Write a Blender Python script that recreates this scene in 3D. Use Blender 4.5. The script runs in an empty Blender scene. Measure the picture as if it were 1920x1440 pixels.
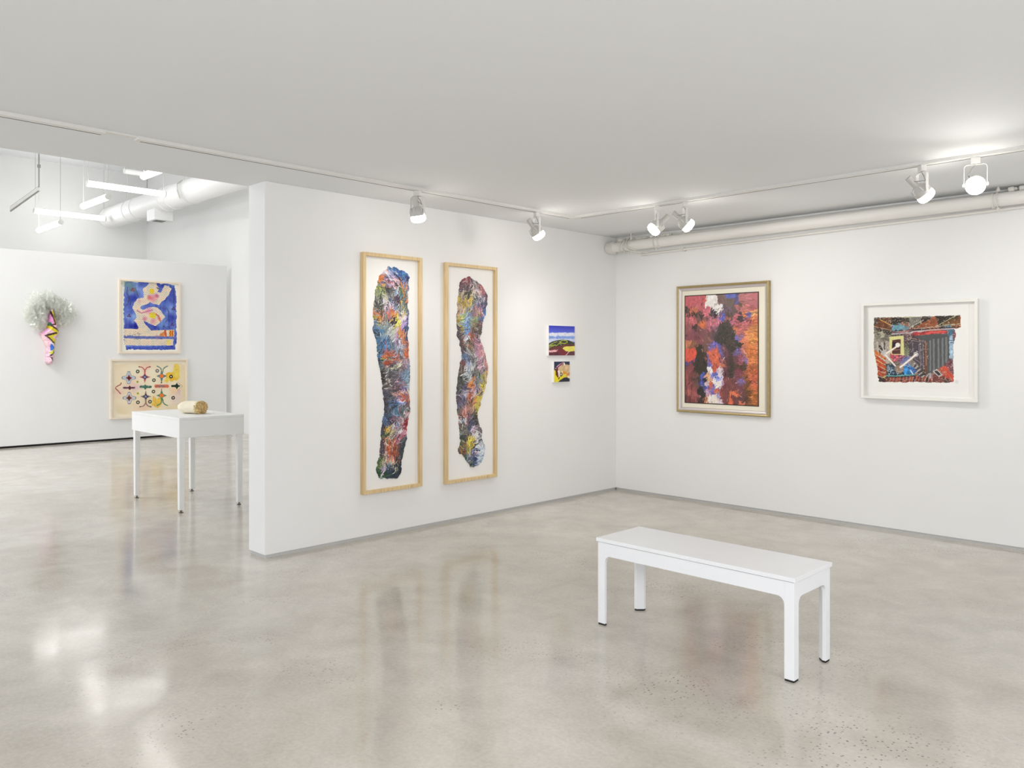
import bpy, bmesh, math
import numpy as np
from mathutils import Vector, Matrix

S = bpy.context.scene
COL = S.collection
H = 2.705                     # ceiling height of the front room
HB = 5.37                     # ceiling height of the tall back room
XB = -12.98                   # rear wall of the back room
XP = -8.915                   # face of the free-standing display wall
rng = np.random.default_rng(7)

# ------------------------------------------------------------------ camera geometry (also used to measure the photograph)
F_PX, U0, V0, EYE = 1509.5, 960.0, 660.0, 1.48
CAM = np.array([5.317, -6.925, EYE])
RT = np.array([0.7086, 0.7056])
FW = np.array([-0.7056, 0.7086])

def ray(u, v):
    d = RT * ((u - U0) / F_PX) + FW
    return np.array([d[0], d[1], -(v - V0) / F_PX])

def measure_x(u, v, x):       # photo point on the plane x = const -> (y, z)
    d = ray(u, v); t = (x - CAM[0]) / d[0]; p = CAM + d * t
    return p[1], p[2]

def measure_y(u, v, y):       # photo point on the plane y = const -> (x, z)
    d = ray(u, v); t = (y - CAM[1]) / d[1]; p = CAM + d * t
    return p[0], p[2]

# ------------------------------------------------------------------ materials
def lin(c):
    c = np.asarray(c, dtype=np.float64)
    if c.max() > 1.001: c = c / 255.0
    return np.where(c <= 0.04045, c / 12.92, ((c + 0.055) / 1.055) ** 2.4)

def mat(name, rgb, rough=0.5, metal=0.0, spec=0.5, noise=0.0, nscale=8.0, bump=0.0, bscale=60.0, emit=None, estr=0.0):
    m = bpy.data.materials.new(name); m.use_nodes = True
    nt = m.node_tree; b = nt.nodes['Principled BSDF']
    c = lin(rgb)
    b.inputs['Base Color'].default_value = (*c, 1)
    b.inputs['Roughness'].default_value = rough
    b.inputs['Metallic'].default_value = metal
    b.inputs['Specular IOR Level'].default_value = spec
    tc = nt.nodes.new('ShaderNodeTexCoord')
    if noise > 0:
        n = nt.nodes.new('ShaderNodeTexNoise'); n.inputs['Scale'].default_value = nscale; n.inputs['Detail'].default_value = 4
        nt.links.new(tc.outputs['Object'], n.inputs['Vector'])
        r = nt.nodes.new('ShaderNodeMapRange')
        r.inputs['From Min'].default_value = 0.3; r.inputs['From Max'].default_value = 0.7
        r.inputs['To Min'].default_value = 1 - noise; r.inputs['To Max'].default_value = 1 + noise
        nt.links.new(n.outputs['Fac'], r.inputs['Value'])
        mx = nt.nodes.new('ShaderNodeVectorMath'); mx.operation = 'SCALE'
        mx.inputs[0].default_value = tuple(c)
        nt.links.new(r.outputs['Result'], mx.inputs['Scale'])
        nt.links.new(mx.outputs['Vector'], b.inputs['Base Color'])
    if bump > 0:
        n = nt.nodes.new('ShaderNodeTexNoise'); n.inputs['Scale'].default_value = bscale; n.inputs['Detail'].default_value = 3
        nt.links.new(tc.outputs['Object'], n.inputs['Vector'])
        bp = nt.nodes.new('ShaderNodeBump'); bp.inputs['Strength'].default_value = bump; bp.inputs['Distance'].default_value = 0.002
        nt.links.new(n.outputs['Fac'], bp.inputs['Height'])
        nt.links.new(bp.outputs['Normal'], b.inputs['Normal'])
    if emit is not None:
        b.inputs['Emission Color'].default_value = (*lin(emit), 1)
        b.inputs['Emission Strength'].default_value = estr
    return m

def paint_mat(name, rough=0.5, spec=0.3):
    m = bpy.data.materials.new(name); m.use_nodes = True
    nt = m.node_tree; b = nt.nodes['Principled BSDF']
    a = nt.nodes.new('ShaderNodeVertexColor'); a.layer_name = 'pigment'
    nt.links.new(a.outputs['Color'], b.inputs['Base Color'])
    b.inputs['Roughness'].default_value = rough
    b.inputs['Specular IOR Level'].default_value = spec
    return m

def wood_mat(name, a, b_):
    m = bpy.data.materials.new(name); m.use_nodes = True
    nt = m.node_tree; b = nt.nodes['Principled BSDF']
    tc = nt.nodes.new('ShaderNodeTexCoord'); mp = nt.nodes.new('ShaderNodeMapping')
    mp.inputs['Scale'].default_value = (40, 40, 1.6)
    n = nt.nodes.new('ShaderNodeTexNoise'); n.inputs['Scale'].default_value = 2.0; n.inputs['Detail'].default_value = 5
    cr = nt.nodes.new('ShaderNodeValToRGB')
    cr.color_ramp.elements[0].position = 0.35; cr.color_ramp.elements[0].color = (*lin(a), 1)
    cr.color_ramp.elements[1].position = 0.65; cr.color_ramp.elements[1].color = (*lin(b_), 1)
    nt.links.new(tc.outputs['Object'], mp.inputs['Vector']); nt.links.new(mp.outputs['Vector'], n.inputs['Vector'])
    nt.links.new(n.outputs['Fac'], cr.inputs['Fac']); nt.links.new(cr.outputs['Color'], b.inputs['Base Color'])
    b.inputs['Roughness'].default_value = 0.5
    return m

def emission_mat(name, rgb, strength):
    m = bpy.data.materials.new(name); m.use_nodes = True
    nt = m.node_tree; nt.nodes.remove(nt.nodes['Principled BSDF'])
    e = nt.nodes.new('ShaderNodeEmission'); e.inputs['Color'].default_value = (*lin(rgb), 1); e.inputs['Strength'].default_value = strength
    nt.links.new(e.outputs['Emission'], nt.nodes['Material Output'].inputs['Surface'])
    return m

def concrete_mat():
    m = bpy.data.materials.new('polished_concrete'); m.use_nodes = True
    nt = m.node_tree; L = nt.links; b = nt.nodes['Principled BSDF']
    N = nt.nodes.new
    tc = N('ShaderNodeTexCoord')
    def noise(scale, detail, rough=0.55, dist=0.0):
        n = N('ShaderNodeTexNoise'); n.inputs['Scale'].default_value = scale; n.inputs['Detail'].default_value = detail
        n.inputs['Roughness'].default_value = rough; n.inputs['Distortion'].default_value = dist
        L.new(tc.outputs['Object'], n.inputs['Vector']); return n
    def ramp(src, p0, c0, p1, c1):
        r = N('ShaderNodeValToRGB'); e = r.color_ramp.elements
        e[0].position = p0; e[0].color = (*c0, 1); e[1].position = p1; e[1].color = (*c1, 1)
        L.new(src, r.inputs['Fac']); return r
    def mix(fac, a, c, blend='MIX'):
        x = N('ShaderNodeMix'); x.data_type = 'RGBA'; x.blend_type = blend
        if isinstance(fac, float): x.inputs[0].default_value = fac
        else: L.new(fac, x.inputs[0])
        for i, s in ((6, a), (7, c)):
            if isinstance(s, tuple): x.inputs[i].default_value = (*s, 1)
            else: L.new(s, x.inputs[i])
        return x.outputs[2]
    big = noise(0.55, 6, 0.6, 0.6)
    base = ramp(big.outputs['Fac'], 0.36, FLOOR_DARK, 0.66, FLOOR_LIGHT).outputs['Color']
    mid = noise(3.2, 7, 0.65, 0.4)
    cloud = ramp(mid.outputs['Fac'], 0.3, (0.87, 0.86, 0.84), 0.7, (1.09, 1.09, 1.09)).outputs['Color']
    col = mix(1.0, base, cloud, 'MULTIPLY')
    fine = noise(55, 4, 0.7)
    grain = ramp(fine.outputs['Fac'], 0.3, (0.90, 0.90, 0.90), 0.7, (1.07, 1.07, 1.07)).outputs['Color']
    col = mix(1.0, col, grain, 'MULTIPLY')
    # patches where the grinding exposed the dark aggregate
    vor = N('ShaderNodeTexVoronoi'); vor.inputs['Scale'].default_value = 62; vor.inputs['Randomness'].default_value = 1.0
    L.new(tc.outputs['Object'], vor.inputs['Vector'])
    spot = N('ShaderNodeMapRange'); spot.inputs['From Min'].default_value = 0.20; spot.inputs['From Max'].default_value = 0.34
    spot.inputs['To Min'].default_value = 1.0; spot.inputs['To Max'].default_value = 0.0
    L.new(vor.outputs['Distance'], spot.inputs['Value'])
    sep = N('ShaderNodeSeparateColor'); L.new(vor.outputs['Color'], sep.inputs['Color'])
    pick = N('ShaderNodeMath'); pick.operation = 'GREATER_THAN'; pick.inputs[1].default_value = 0.62
    L.new(sep.outputs['Red'], pick.inputs[0])
    msk = noise(0.95, 4, 0.6, 0.3)
    pm = N('ShaderNodeMapRange'); pm.inputs['From Min'].default_value = 0.54; pm.inputs['From Max'].default_value = 0.68
    L.new(msk.outputs['Fac'], pm.inputs['Value'])
    jig = noise(4.0, 5, 0.7, 0.4); pmo = pm.outputs['Result']
    for px, py, pr in AGGREGATE:
        ds = N('ShaderNodeVectorMath'); ds.operation = 'DISTANCE'; ds.inputs[1].default_value = (px, py, 0); L.new(tc.outputs['Object'], ds.inputs[0])
        ad = N('ShaderNodeMath'); ad.operation = 'MULTIPLY_ADD'; ad.inputs[1].default_value = 1.1; L.new(jig.outputs['Fac'], ad.inputs[0]); L.new(ds.outputs['Value'], ad.inputs[2])
        mr = N('ShaderNodeMapRange'); mr.inputs['From Min'].default_value = 0.42 + pr*0.4; mr.inputs['From Max'].default_value = 0.58 + pr; mr.inputs['To Min'].default_value = 1.0; mr.inputs['To Max'].default_value = 0.0
        L.new(ad.outputs['Value'], mr.inputs['Value'])
        mm = N('ShaderNodeMath'); mm.operation = 'MAXIMUM'; L.new(pmo, mm.inputs[0]); L.new(mr.outputs['Result'], mm.inputs[1]); pmo = mm.outputs['Value']
    mul = N('ShaderNodeMath'); mul.operation = 'MULTIPLY'; L.new(spot.outputs['Result'], mul.inputs[0]); L.new(pick.outputs['Value'], mul.inputs[1])
    mul2 = N('ShaderNodeMath'); mul2.operation = 'MULTIPLY'; L.new(mul.outputs['Value'], mul2.inputs[0]); L.new(pmo, mul2.inputs[1])
    mul3 = N('ShaderNodeMath'); mul3.operation = 'MULTIPLY'; mul3.inputs[1].default_value = 0.75; L.new(mul2.outputs['Value'], mul3.inputs[0])
    col = mix(mul3.outputs['Value'], col, (0.11, 0.10, 0.09))
    # a few pale pits
    v2 = N('ShaderNodeTexVoronoi'); v2.inputs['Scale'].default_value = 9; L.new(tc.outputs['Object'], v2.inputs['Vector'])
    p2 = N('ShaderNodeMath'); p2.operation = 'LESS_THAN'; p2.inputs[1].default_value = 0.055; L.new(v2.outputs['Distance'], p2.inputs[0])
    p3 = N('ShaderNodeMath'); p3.operation = 'MULTIPLY'; p3.inputs[1].default_value = 0.35; L.new(p2.outputs['Value'], p3.inputs[0])
    col = mix(p3.outputs['Value'], col, (0.62, 0.59, 0.54))
    L.new(col, b.inputs['Base Color'])
    rr = N('ShaderNodeMapRange'); rr.inputs['From Min'].default_value = 0.3; rr.inputs['From Max'].default_value = 0.7
    rr.inputs['To Min'].default_value = 0.09; rr.inputs['To Max'].default_value = 0.165
    L.new(mid.outputs['Fac'], rr.inputs['Value']); L.new(rr.outputs['Result'], b.inputs['Roughness'])
    b.inputs['Specular IOR Level'].default_value = 0.62
    wav = noise(2.6, 3, 0.5)
    bp = N('ShaderNodeBump'); bp.inputs['Strength'].default_value = 0.06; bp.inputs['Distance'].default_value = 0.02
    L.new(wav.outputs['Fac'], bp.inputs['Height']); L.new(bp.outputs['Normal'], b.inputs['Normal'])
    return m

AGGREGATE = ((2.05, -4.95, 0.22), (2.75, -4.75, 0.12), (3.30, -3.95, 0.38), (1.5, -4.9, 0.12), (3.3, -3.2, 0.2), (3.4, -2.6, 0.15))
FLOOR_DARK = (0.505, 0.466, 0.406)
FLOOR_LIGHT = (0.600, 0.570, 0.520)
M_WALL = mat('white_wall_paint', (238, 238, 237), 0.75, spec=0.25, noise=0.012, nscale=1.5)
M_CEIL = mat('white_ceiling_paint', (230, 232, 233), 0.85, spec=0.2)
M_FLOOR = concrete_mat()
M_BASE = mat('grey_reveal_trim', (196, 196, 194), 0.5)
M_BLACK = mat('black_reveal', (8, 8, 8), 0.7)
M_WHITE = mat('white_lacquer', (240, 241, 243), 0.38, noise=0.01, nscale=5)
M_TABLE = mat('white_satin_paint', (238, 238, 236), 0.45, noise=0.01, nscale=5)
M_LAMP = mat('white_lamp_metal', (226, 225, 221), 0.4)
M_LAMPGREY = mat('grey_lamp_body', (196, 194, 189), 0.42)
M_CORD = mat('grey_cord', (150, 148, 143), 0.5)
M_SLOT = mat('dark_track_slot', (60, 58, 55), 0.6)
M_PIPE = mat('white_painted_pipe', (232, 230, 225), 0.5, noise=0.02, nscale=3)
M_DUCT = mat('white_duct', (238, 238, 238), 0.5)
M_CLAMP = mat('pale_clamp_paint', (222, 220, 212), 0.45)
M_DARKMETAL = mat('dark_grille', (120, 120, 118), 0.6)
M_STEEL = mat('brushed_steel', (120, 116, 108), 0.35, metal=0.9)
M_PAD = mat('black_foot_pad', (18, 18, 18), 0.6)
M_WOOD = wood_mat('pale_maple', (206, 178, 130), (229, 204, 158))
M_BOARD = mat('white_backing_board', (240, 239, 236), 0.8, spec=0.2, bump=0.05, bscale=200)
M_CREAMFRAME = mat('whitewashed_wood_frame', (240, 226, 206), 0.5, noise=0.03, nscale=12)
M_WHITEFRAME = mat('white_frame_lacquer', (240, 239, 233), 0.4)
M_GOLD = mat('champagne_gilt', (176, 158, 112), 0.36, metal=0.55, noise=0.06, nscale=30)
M_SILVER = mat('silver_gilt_cove', (206, 198, 196), 0.4, metal=0.4)
M_MAT = mat('ivory_linen_mat', (238, 232, 214), 0.9, spec=0.1, bump=0.2, bscale=400)
M_FILLET = mat('black_fillet', (38, 26, 24), 0.6)
M_PAPER = mat('white_paper', (242, 241, 237), 0.9, spec=0.1)
M_CANVASEDGE = mat('white_canvas_edge', (240, 238, 235), 0.8)
P_OIL = paint_mat('oil_paint', 0.42, 0.4)
P_IMPASTO = paint_mat('thick_impasto', 0.36, 0.45)
P_DRY = paint_mat('watercolour_on_paper', 0.8, 0.15)
P_INK = paint_mat('printed_ink', 0.6, 0.25)
P_SEQUIN = paint_mat('beaded_surface', 0.3, 0.5)
M_TUBE = emission_mat('lit_tube', (255, 253, 250), 11.0)
M_BULB = emission_mat('lit_bulb_face', (255, 250, 240), 26.0)
M_TUBEOFF = mat('unlit_tube', (244, 244, 244), 0.4)
M_WINDOW = emission_mat('daylit_window_pane', (232, 240, 253), 1.0)
M_SIDEFILL = emission_mat('side_fill_pane', (246, 247, 252), 2.85)  # fill glow for the added side panes
M_REARFILL = emission_mat('rear_fill_pane', (240, 246, 255), 2.6)  # fill glow for the added rear room panes
SPOT_POWER = 33.0
REAR_POWER = 290.0
FRONT_POWER = 130.0

# ------------------------------------------------------------------ mesh helpers
class MB:
    def __init__(self): self.v = []; self.f = []
    def add(self, vs, fs):
        o = len(self.v); self.v += [tuple(map(float, p)) for p in vs]; self.f += [tuple(i + o for i in f) for f in fs]; return self
    def box(self, x0, x1, y0, y1, z0, z1):
        vs = [(x0,y0,z0),(x1,y0,z0),(x1,y1,z0),(x0,y1,z0),(x0,y0,z1),(x1,y0,z1),(x1,y1,z1),(x0,y1,z1)]
        return self.add(vs, [(0,3,2,1),(4,5,6,7),(0,1,5,4),(1,2,6,5),(2,3,7,6),(3,0,4,7)])
    def prism(self, poly, vec):           # poly: list of 3-D points, extruded by vec
        n = len(poly); vec = np.array(vec); a = [np.array(p) for p in poly]
        vs = a + [p + vec for p in a]
        fs = [tuple(range(n))[::-1], tuple(range(n, 2*n))] + [(i, (i+1) % n, n + (i+1) % n, n + i) for i in range(n)]
        return self.add(vs, fs)
    def sweep(self, path, r, seg=10, caps=True):
        path = [np.array(p, float) for p in path]; n = len(path)
        rs = r if isinstance(r, (list, tuple)) else [r] * n
        t0 = path[1] - path[0]; t0 /= np.linalg.norm(t0)
        ref = np.array([0,0,1.0]) if abs(t0[2]) < 0.9 else np.array([1.0,0,0])
        nrm = np.cross(t0, ref); nrm /= np.linalg.norm(nrm)
        vs = []
        for i, p in enumerate(path):
            t = path[min(i+1, n-1)] - path[max(i-1, 0)]; t /= np.linalg.norm(t)
            nrm = nrm - t * (nrm @ t); nrm /= np.linalg.norm(nrm); bn = np.cross(t, nrm)
            for k in range(seg):
                a = 2*math.pi*k/seg; vs.append(p + rs[i]*(math.cos(a)*nrm + math.sin(a)*bn))
        fs = [(i*seg+k, i*seg+(k+1)%seg, (i+1)*seg+(k+1)%seg, (i+1)*seg+k) for i in range(n-1) for k in range(seg)]
        if caps: fs += [tuple(range(seg))[::-1], tuple((n-1)*seg + k for k in range(seg))]
        return self.add(vs, fs)
    def lathe(self, origin, axis, prof, seg=24):   # prof: (distance along axis, radius)
        o = np.array(origin, float); a = np.array(axis, float); a /= np.linalg.norm(a)
        pts = [o + a*s for s, _ in prof]
        ref = np.array([0,0,1.0]) if abs(a[2]) < 0.9 else np.array([1.0,0,0])
        u = np.cross(a, ref); u /= np.linalg.norm(u); w = np.cross(a, u)
        vs = []
        for (s, r) in prof:
            for k in range(seg):
                t = 2*math.pi*k/seg; vs.append(o + a*s + max(r, 1e-5)*(math.cos(t)*u + math.sin(t)*w))
        n = len(prof)
        fs = [(i*seg+k, i*seg+(k+1)%seg, (i+1)*seg+(k+1)%seg, (i+1)*seg+k) for i in range(n-1) for k in range(seg)]
        fs += [tuple(range(seg))[::-1], tuple((n-1)*seg + k for k in range(seg))]
        return self.add(vs, fs)
    def build(self, name, material, parent=None, smooth=False, bevel=0.0, loc=None):
        me = bpy.data.meshes.new(name)
        off = np.array(loc if loc is not None else (parent.matrix_world.translation if parent else (0,0,0)))
        base = abs_loc(parent) if parent else np.zeros(3)
        o_loc = np.array(loc) if loc is not None else base
        me.from_pydata([tuple(np.array(p) - o_loc) for p in self.v], [], self.f)
        bm = bmesh.new(); bm.from_mesh(me); bmesh.ops.recalc_face_normals(bm, faces=bm.faces); bm.to_mesh(me); bm.free()
        me.materials.append(material)
        o = bpy.data.objects.new(name, me); COL.objects.link(o)
        o.location = o_loc - base
        if parent: o.parent = parent
        if smooth:
            me.polygons.foreach_set('use_smooth', [True]*len(me.polygons))
            try: me.set_sharp_from_angle(angle=math.radians(40))
            except Exception: pass
        if bevel > 0:
            b = o.modifiers.new('soft_edges', 'BEVEL'); b.width = bevel; b.segments = 2; b.limit_method = 'ANGLE'; b.angle_limit = math.radians(40)
        return o

def abs_loc(o):
    p = np.zeros(3)
    while o is not None:
        p = p + np.array(o.location); o = o.parent
    return p

def thing(name, label, cat, loc, group=None):
    o = bpy.data.objects.new(name, None); COL.objects.link(o); o.location = loc
    o.empty_display_size = 0.1
    return tag(o, label, cat, group)

def tag(o, label, cat, group=None):
    o['label'] = label; o['category'] = cat
    if group: o['group'] = group
    return o

def struct(name, mb, m, bevel=0.0, label=None):
    o = mb.build(name, m, bevel=bevel); o['kind'] = 'structure'
    if label: o['label'] = label
    return o

def arc(cx, cy, r, a0, a1, n=8):
    return [(cx + r*math.cos(math.radians(a0 + (a1-a0)*i/n)), cy + r*math.sin(math.radians(a0 + (a1-a0)*i/n))) for i in range(n+1)]

# ------------------------------------------------------------------ painted surfaces: pigment computed on a fine grid of vertices
_LAT = rng.random((64, 64, 24)).astype(np.float32)
def vnoise(x, y, k):
    xi = np.floor(x).astype(int); yi = np.floor(y).astype(int); fx = x - xi; fy = y - yi
    fx = fx*fx*(3-2*fx); fy = fy*fy*(3-2*fy); T = _LAT[:, :, k % 24]
    x0 = xi % 64; x1 = (xi+1) % 64; y0 = yi % 64; y1 = (yi+1) % 64
    return (T[x0,y0]*(1-fx) + T[x1,y0]*fx)*(1-fy) + (T[x0,y1]*(1-fx) + T[x1,y1]*fx)*fy

def fbm(x, y, k, octv=3):
    s = 0; a = 0.5; t = 0
    for i in range(octv):
        s = s + a*vnoise(x*2**i + 7.3*i, y*2**i + 3.1*i, k + i); t += a; a *= 0.5
    return s / t - 0.5

class Paint:
    """Pigment on a wall-parallel rectangle; a = horizontal wall coordinate, z = height."""
    def __init__(self, a0, a1, z0, z1, res, ground=(240, 239, 235)):
        self.na = max(2, int(round((a1-a0)/res))+1); self.nz = max(2, int(round((z1-z0)/res))+1)
        self.A, self.Z = np.meshgrid(np.linspace(a0, a1, self.na), np.linspace(z0, z1, self.nz))
        self.c = np.ones((self.nz, self.na, 3))*np.array(ground, float)
        self.a0, self.a1, self.z0, self.z1 = a0, a1, z0, z1
    def warp(self, amp, scale, k):
        return (self.A + amp*2*fbm(self.A/scale, self.Z/scale, k), self.Z + amp*2*fbm(self.A/scale + 31.7, self.Z/scale + 11.2, k+5))
    def inside(self, poly, amp=0.0, scale=0.02, k=0):
        X, Y = self.warp(amp, scale, k) if amp > 0 else (self.A, self.Z)
        m = np.zeros(X.shape, bool); n = len(poly)
        for i in range(n):
            x1, y1 = poly[i]; x2, y2 = poly[(i+1) % n]
            if y1 == y2: continue
            c = ((Y > y1) != (Y > y2)) & (X < (x2-x1)*(Y-y1)/(y2-y1) + x1)
            m ^= c
        return m
    def put(self, mask, col, alpha=1.0, jitter=0.0, jscale=0.02, k=3):
        col = np.array(col, float); al = alpha
        base = np.broadcast_to(col, self.c.shape)
        if jitter: base = base*(1 + jitter*2*fbm(self.A/jscale, self.Z/jscale, k)[..., None])
        w = (mask.astype(float)*al)[..., None]
        self.c = self.c*(1-w) + base*w
    def poly(self, poly, col, amp=0.0, scale=0.02, alpha=1.0, jitter=0.0, k=0, jscale=0.02):
        self.put(self.inside(poly, amp, scale, k), col, alpha, jitter, jscale, k+2)
    def dist(self, pts, amp=0.0, scale=0.02, k=0):
        X, Y = self.warp(amp, scale, k) if amp > 0 else (self.A, self.Z)
        d = np.full(X.shape, 1e9)
        for (x1, y1), (x2, y2) in zip(pts[:-1], pts[1:]):
            vx, vy = x2-x1, y2-y1; L = vx*vx + vy*vy + 1e-12
            t = np.clip(((X-x1)*vx + (Y-y1)*vy)/L, 0, 1)
            d = np.minimum(d, np.hypot(X-x1-t*vx, Y-y1-t*vy))
        return d
    def line(self, pts, w, col, alpha=1.0, amp=0.0, scale=0.02, jitter=0.0, k=0):
        self.put(self.dist(pts, amp, scale, k) < w/2, col, alpha, jitter, 0.02, k)
    def disc(self, c, r, col, r_in=0.0, alpha=1.0, ar=1.0, amp=0.0, scale=0.02, k=0):
        X, Y = self.warp(amp, scale, k) if amp > 0 else (self.A, self.Z)
        d = np.hypot((X-c[0])/ar, Y-c[1]); self.put((d < r) & (d >= r_in), col, alpha)
    def soft(self, c, r, col, alpha=0.5, ar=1.0, amp=0.0, scale=0.04, k=0):
        X, Y = self.warp(amp, scale, k) if amp > 0 else (self.A, self.Z)
        d = np.hypot((X-c[0])/ar, Y-c[1])/r; self.put(np.clip(1.3 - d*1.3, 0, 1), col, alpha)
    def seeds(self, pts, cols, amp, scale, streak=0.0, ang=None, lum=0.12, fine=0.006, k=0, az=1.0):
        """every spot takes the colour of the nearest of the listed dabs, through a wandering brush"""
        X, Y = self.warp(amp, scale, k)
        dx, dy = self.warp(amp*0.45, scale*0.3, k+9); X = X + dx - self.A; Y = Y + dy - self.Z
        if streak > 0:
            th = ang if ang is not None else 2*math.pi*fbm(self.A/(scale*5), self.Z/(scale*5), k+2)*1.3 + 1.2
            u = self.A*np.cos(th) + self.Z*np.sin(th); v = -self.A*np.sin(th) + self.Z*np.cos(th)
            s = streak*2*fbm(u/(fine*9), v/fine, k+4, 2)
            X = X + s*np.cos(th); Y = Y + s*np.sin(th)
            lumn = fbm(u/(fine*7), v/(fine*0.8), k+7, 2)
        else: lumn = fbm(self.A/fine, self.Z/fine, k+7, 2)
        P = np.array(pts, np.float32); C = np.array(cols, float)
        out = np.empty(self.c.shape)
        for i in range(self.nz):
            d = (X[i][:, None] - P[None, :, 0])**2 + (az*(Y[i][:, None] - P[None, :, 1]))**2
            out[i] = C[np.argmin(d, axis=1)]
        self.lumn = lumn
        return np.clip(out*(1 + lum*2.4*lumn[..., None]), 0, 255)
    def strokes(self, n, length, width, ang, jit, k=0, mask=None, contrast=0.22, flecks=0.0, curve=8.0, spread=0.5, height=None):
        """loaded-brush strokes: each takes the pigment lying near its own middle and drags it along"""
        r = np.random.default_rng(100+k); res = (self.a1-self.a0)/(self.na-1)
        cells = np.argwhere(mask if mask is not None else np.ones(self.A.shape, bool))
        pick = cells[r.integers(0, len(cells), n)]; src = self.c.copy()
        for (i, j) in pick:
            L = length*(0.55+0.9*r.random()); W = width*(0.55+0.9*r.random())
            th = (ang[i, j] if not np.isscalar(ang) else ang) + r.normal()*spread
            ii = int(np.clip(i + r.normal()*jit/res, 0, self.nz-1)); jj = int(np.clip(j + r.normal()*jit/res, 0, self.na-1))
            if mask is not None and not mask[ii, jj]: ii, jj = i, j
            col = src[ii, jj]; q = r.random()
            if q < flecks*0.55: col = col*0.4 + 0.6*np.array((214, 208, 206))
            elif q < flecks: col = col*0.3 + 0.7*np.array((40, 38, 46))
            R = int((L/2+W)/res)+1
            i0, i1, j0, j1 = max(0, i-R), min(self.nz, i+R+1), max(0, j-R), min(self.na, j+R+1)
            dz = (np.arange(i0, i1)-i)[:, None]*res; da = (np.arange(j0, j1)-j)[None, :]*res
            u = da*math.cos(th) + dz*math.sin(th); v = -da*math.sin(th) + dz*math.cos(th)
            v = v - r.normal()*curve*u*u
            br = r.random(9); t = np.clip((v/W+0.5)*8, 0, 7.999); b0 = t.astype(int); fr = t - b0
            bris = br[b0]*(1-fr) + br[b0+1]*fr
            m = (np.abs(v) < W/2) & (np.abs(u) < L/2*(0.55+0.75*bris))
            val = np.clip(col[None, None, :]*(1 + contrast*(bris-0.5))[..., None]*(1+0.1*r.normal()), 0, 255)
            sub = self.c[i0:i1, j0:j1]; sub[m] = val[m]
            if height is not None:
                hs = height[i0:i1, j0:j1]; hs[m] = hs[m]*0.45 + (0.2+0.8*bris[m])
    def mesh(self, name, m, plane, pos, parent, gain=1.0, relief=None, keep=None):
        """plane 'x' faces +x at x = pos (a = y); plane 'y' faces -y at y = pos (a = x)"""
        rel = np.zeros(self.A.shape) if relief is None else relief
        V = np.empty((self.nz, self.na, 3))
        if plane == 'x': V[..., 0] = pos + rel; V[..., 1] = self.A
        else: V[..., 1] = pos - rel; V[..., 0] = self.A
        V[..., 2] = self.Z
        idx = np.arange(self.nz*self.na).reshape(self.nz, self.na)
        q = np.stack([idx[:-1, :-1], idx[:-1, 1:], idx[1:, 1:], idx[1:, :-1]], -1).reshape(-1, 4)
        if keep is not None:
            kq = keep.reshape(-1)[q].any(axis=1); q = q[kq]
        used = np.unique(q); rem = np.full(self.nz*self.na, -1); rem[used] = np.arange(len(used)); q = rem[q]
        vv = V.reshape(-1, 3)[used]; base = abs_loc(parent); vv = vv - base
        cc = np.clip(lin(np.clip(self.c, 0, 255)/255.0)*gain, 0.004, 0.93).reshape(-1, 3)[used]
        me = bpy.data.meshes.new(name)
        me.vertices.add(len(vv)); me.vertices.foreach_set('co', vv.astype(np.float32).ravel())
        me.loops.add(len(q)*4); me.loops.foreach_set('vertex_index', q.astype(np.int32).ravel())
        me.polygons.add(len(q)); me.polygons.foreach_set('loop_start', np.arange(0, len(q)*4, 4, dtype=np.int32))
        me.update(calc_edges=True)
        at = me.color_attributes.new('pigment', 'FLOAT_COLOR', 'POINT')
        at.data.foreach_set('color', np.concatenate([cc, np.ones((len(cc), 1))], 1).astype(np.float32).ravel())
        me.polygons.foreach_set('use_smooth', np.ones(len(q), dtype=bool))
        me.materials.append(m); me.validate()
        o = bpy.data.objects.new(name, me); COL.objects.link(o); o.parent = parent
        return o

def crop(ox, oy, s, plane, pos):
    """maps positions read off an enlarged crop of the photograph onto the wall plane"""
    fn = measure_x if plane == 'x' else measure_y
    return lambda x, y: fn(ox + x/s, oy + y/s, pos)

def parse(txt, f):
    P, C = [], []
    for t in txt.split(';'):
        t = t.strip()
        if not t: continue
        a, b = t.strip('() \n').replace('\n', '').split('):(') if '):(' in t else t.strip('() \n').split(')(')
        x, y = map(float, a.split(',')); P.append(f(x, y)); C.append(tuple(map(float, b.split(','))))
    return P, C
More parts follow.
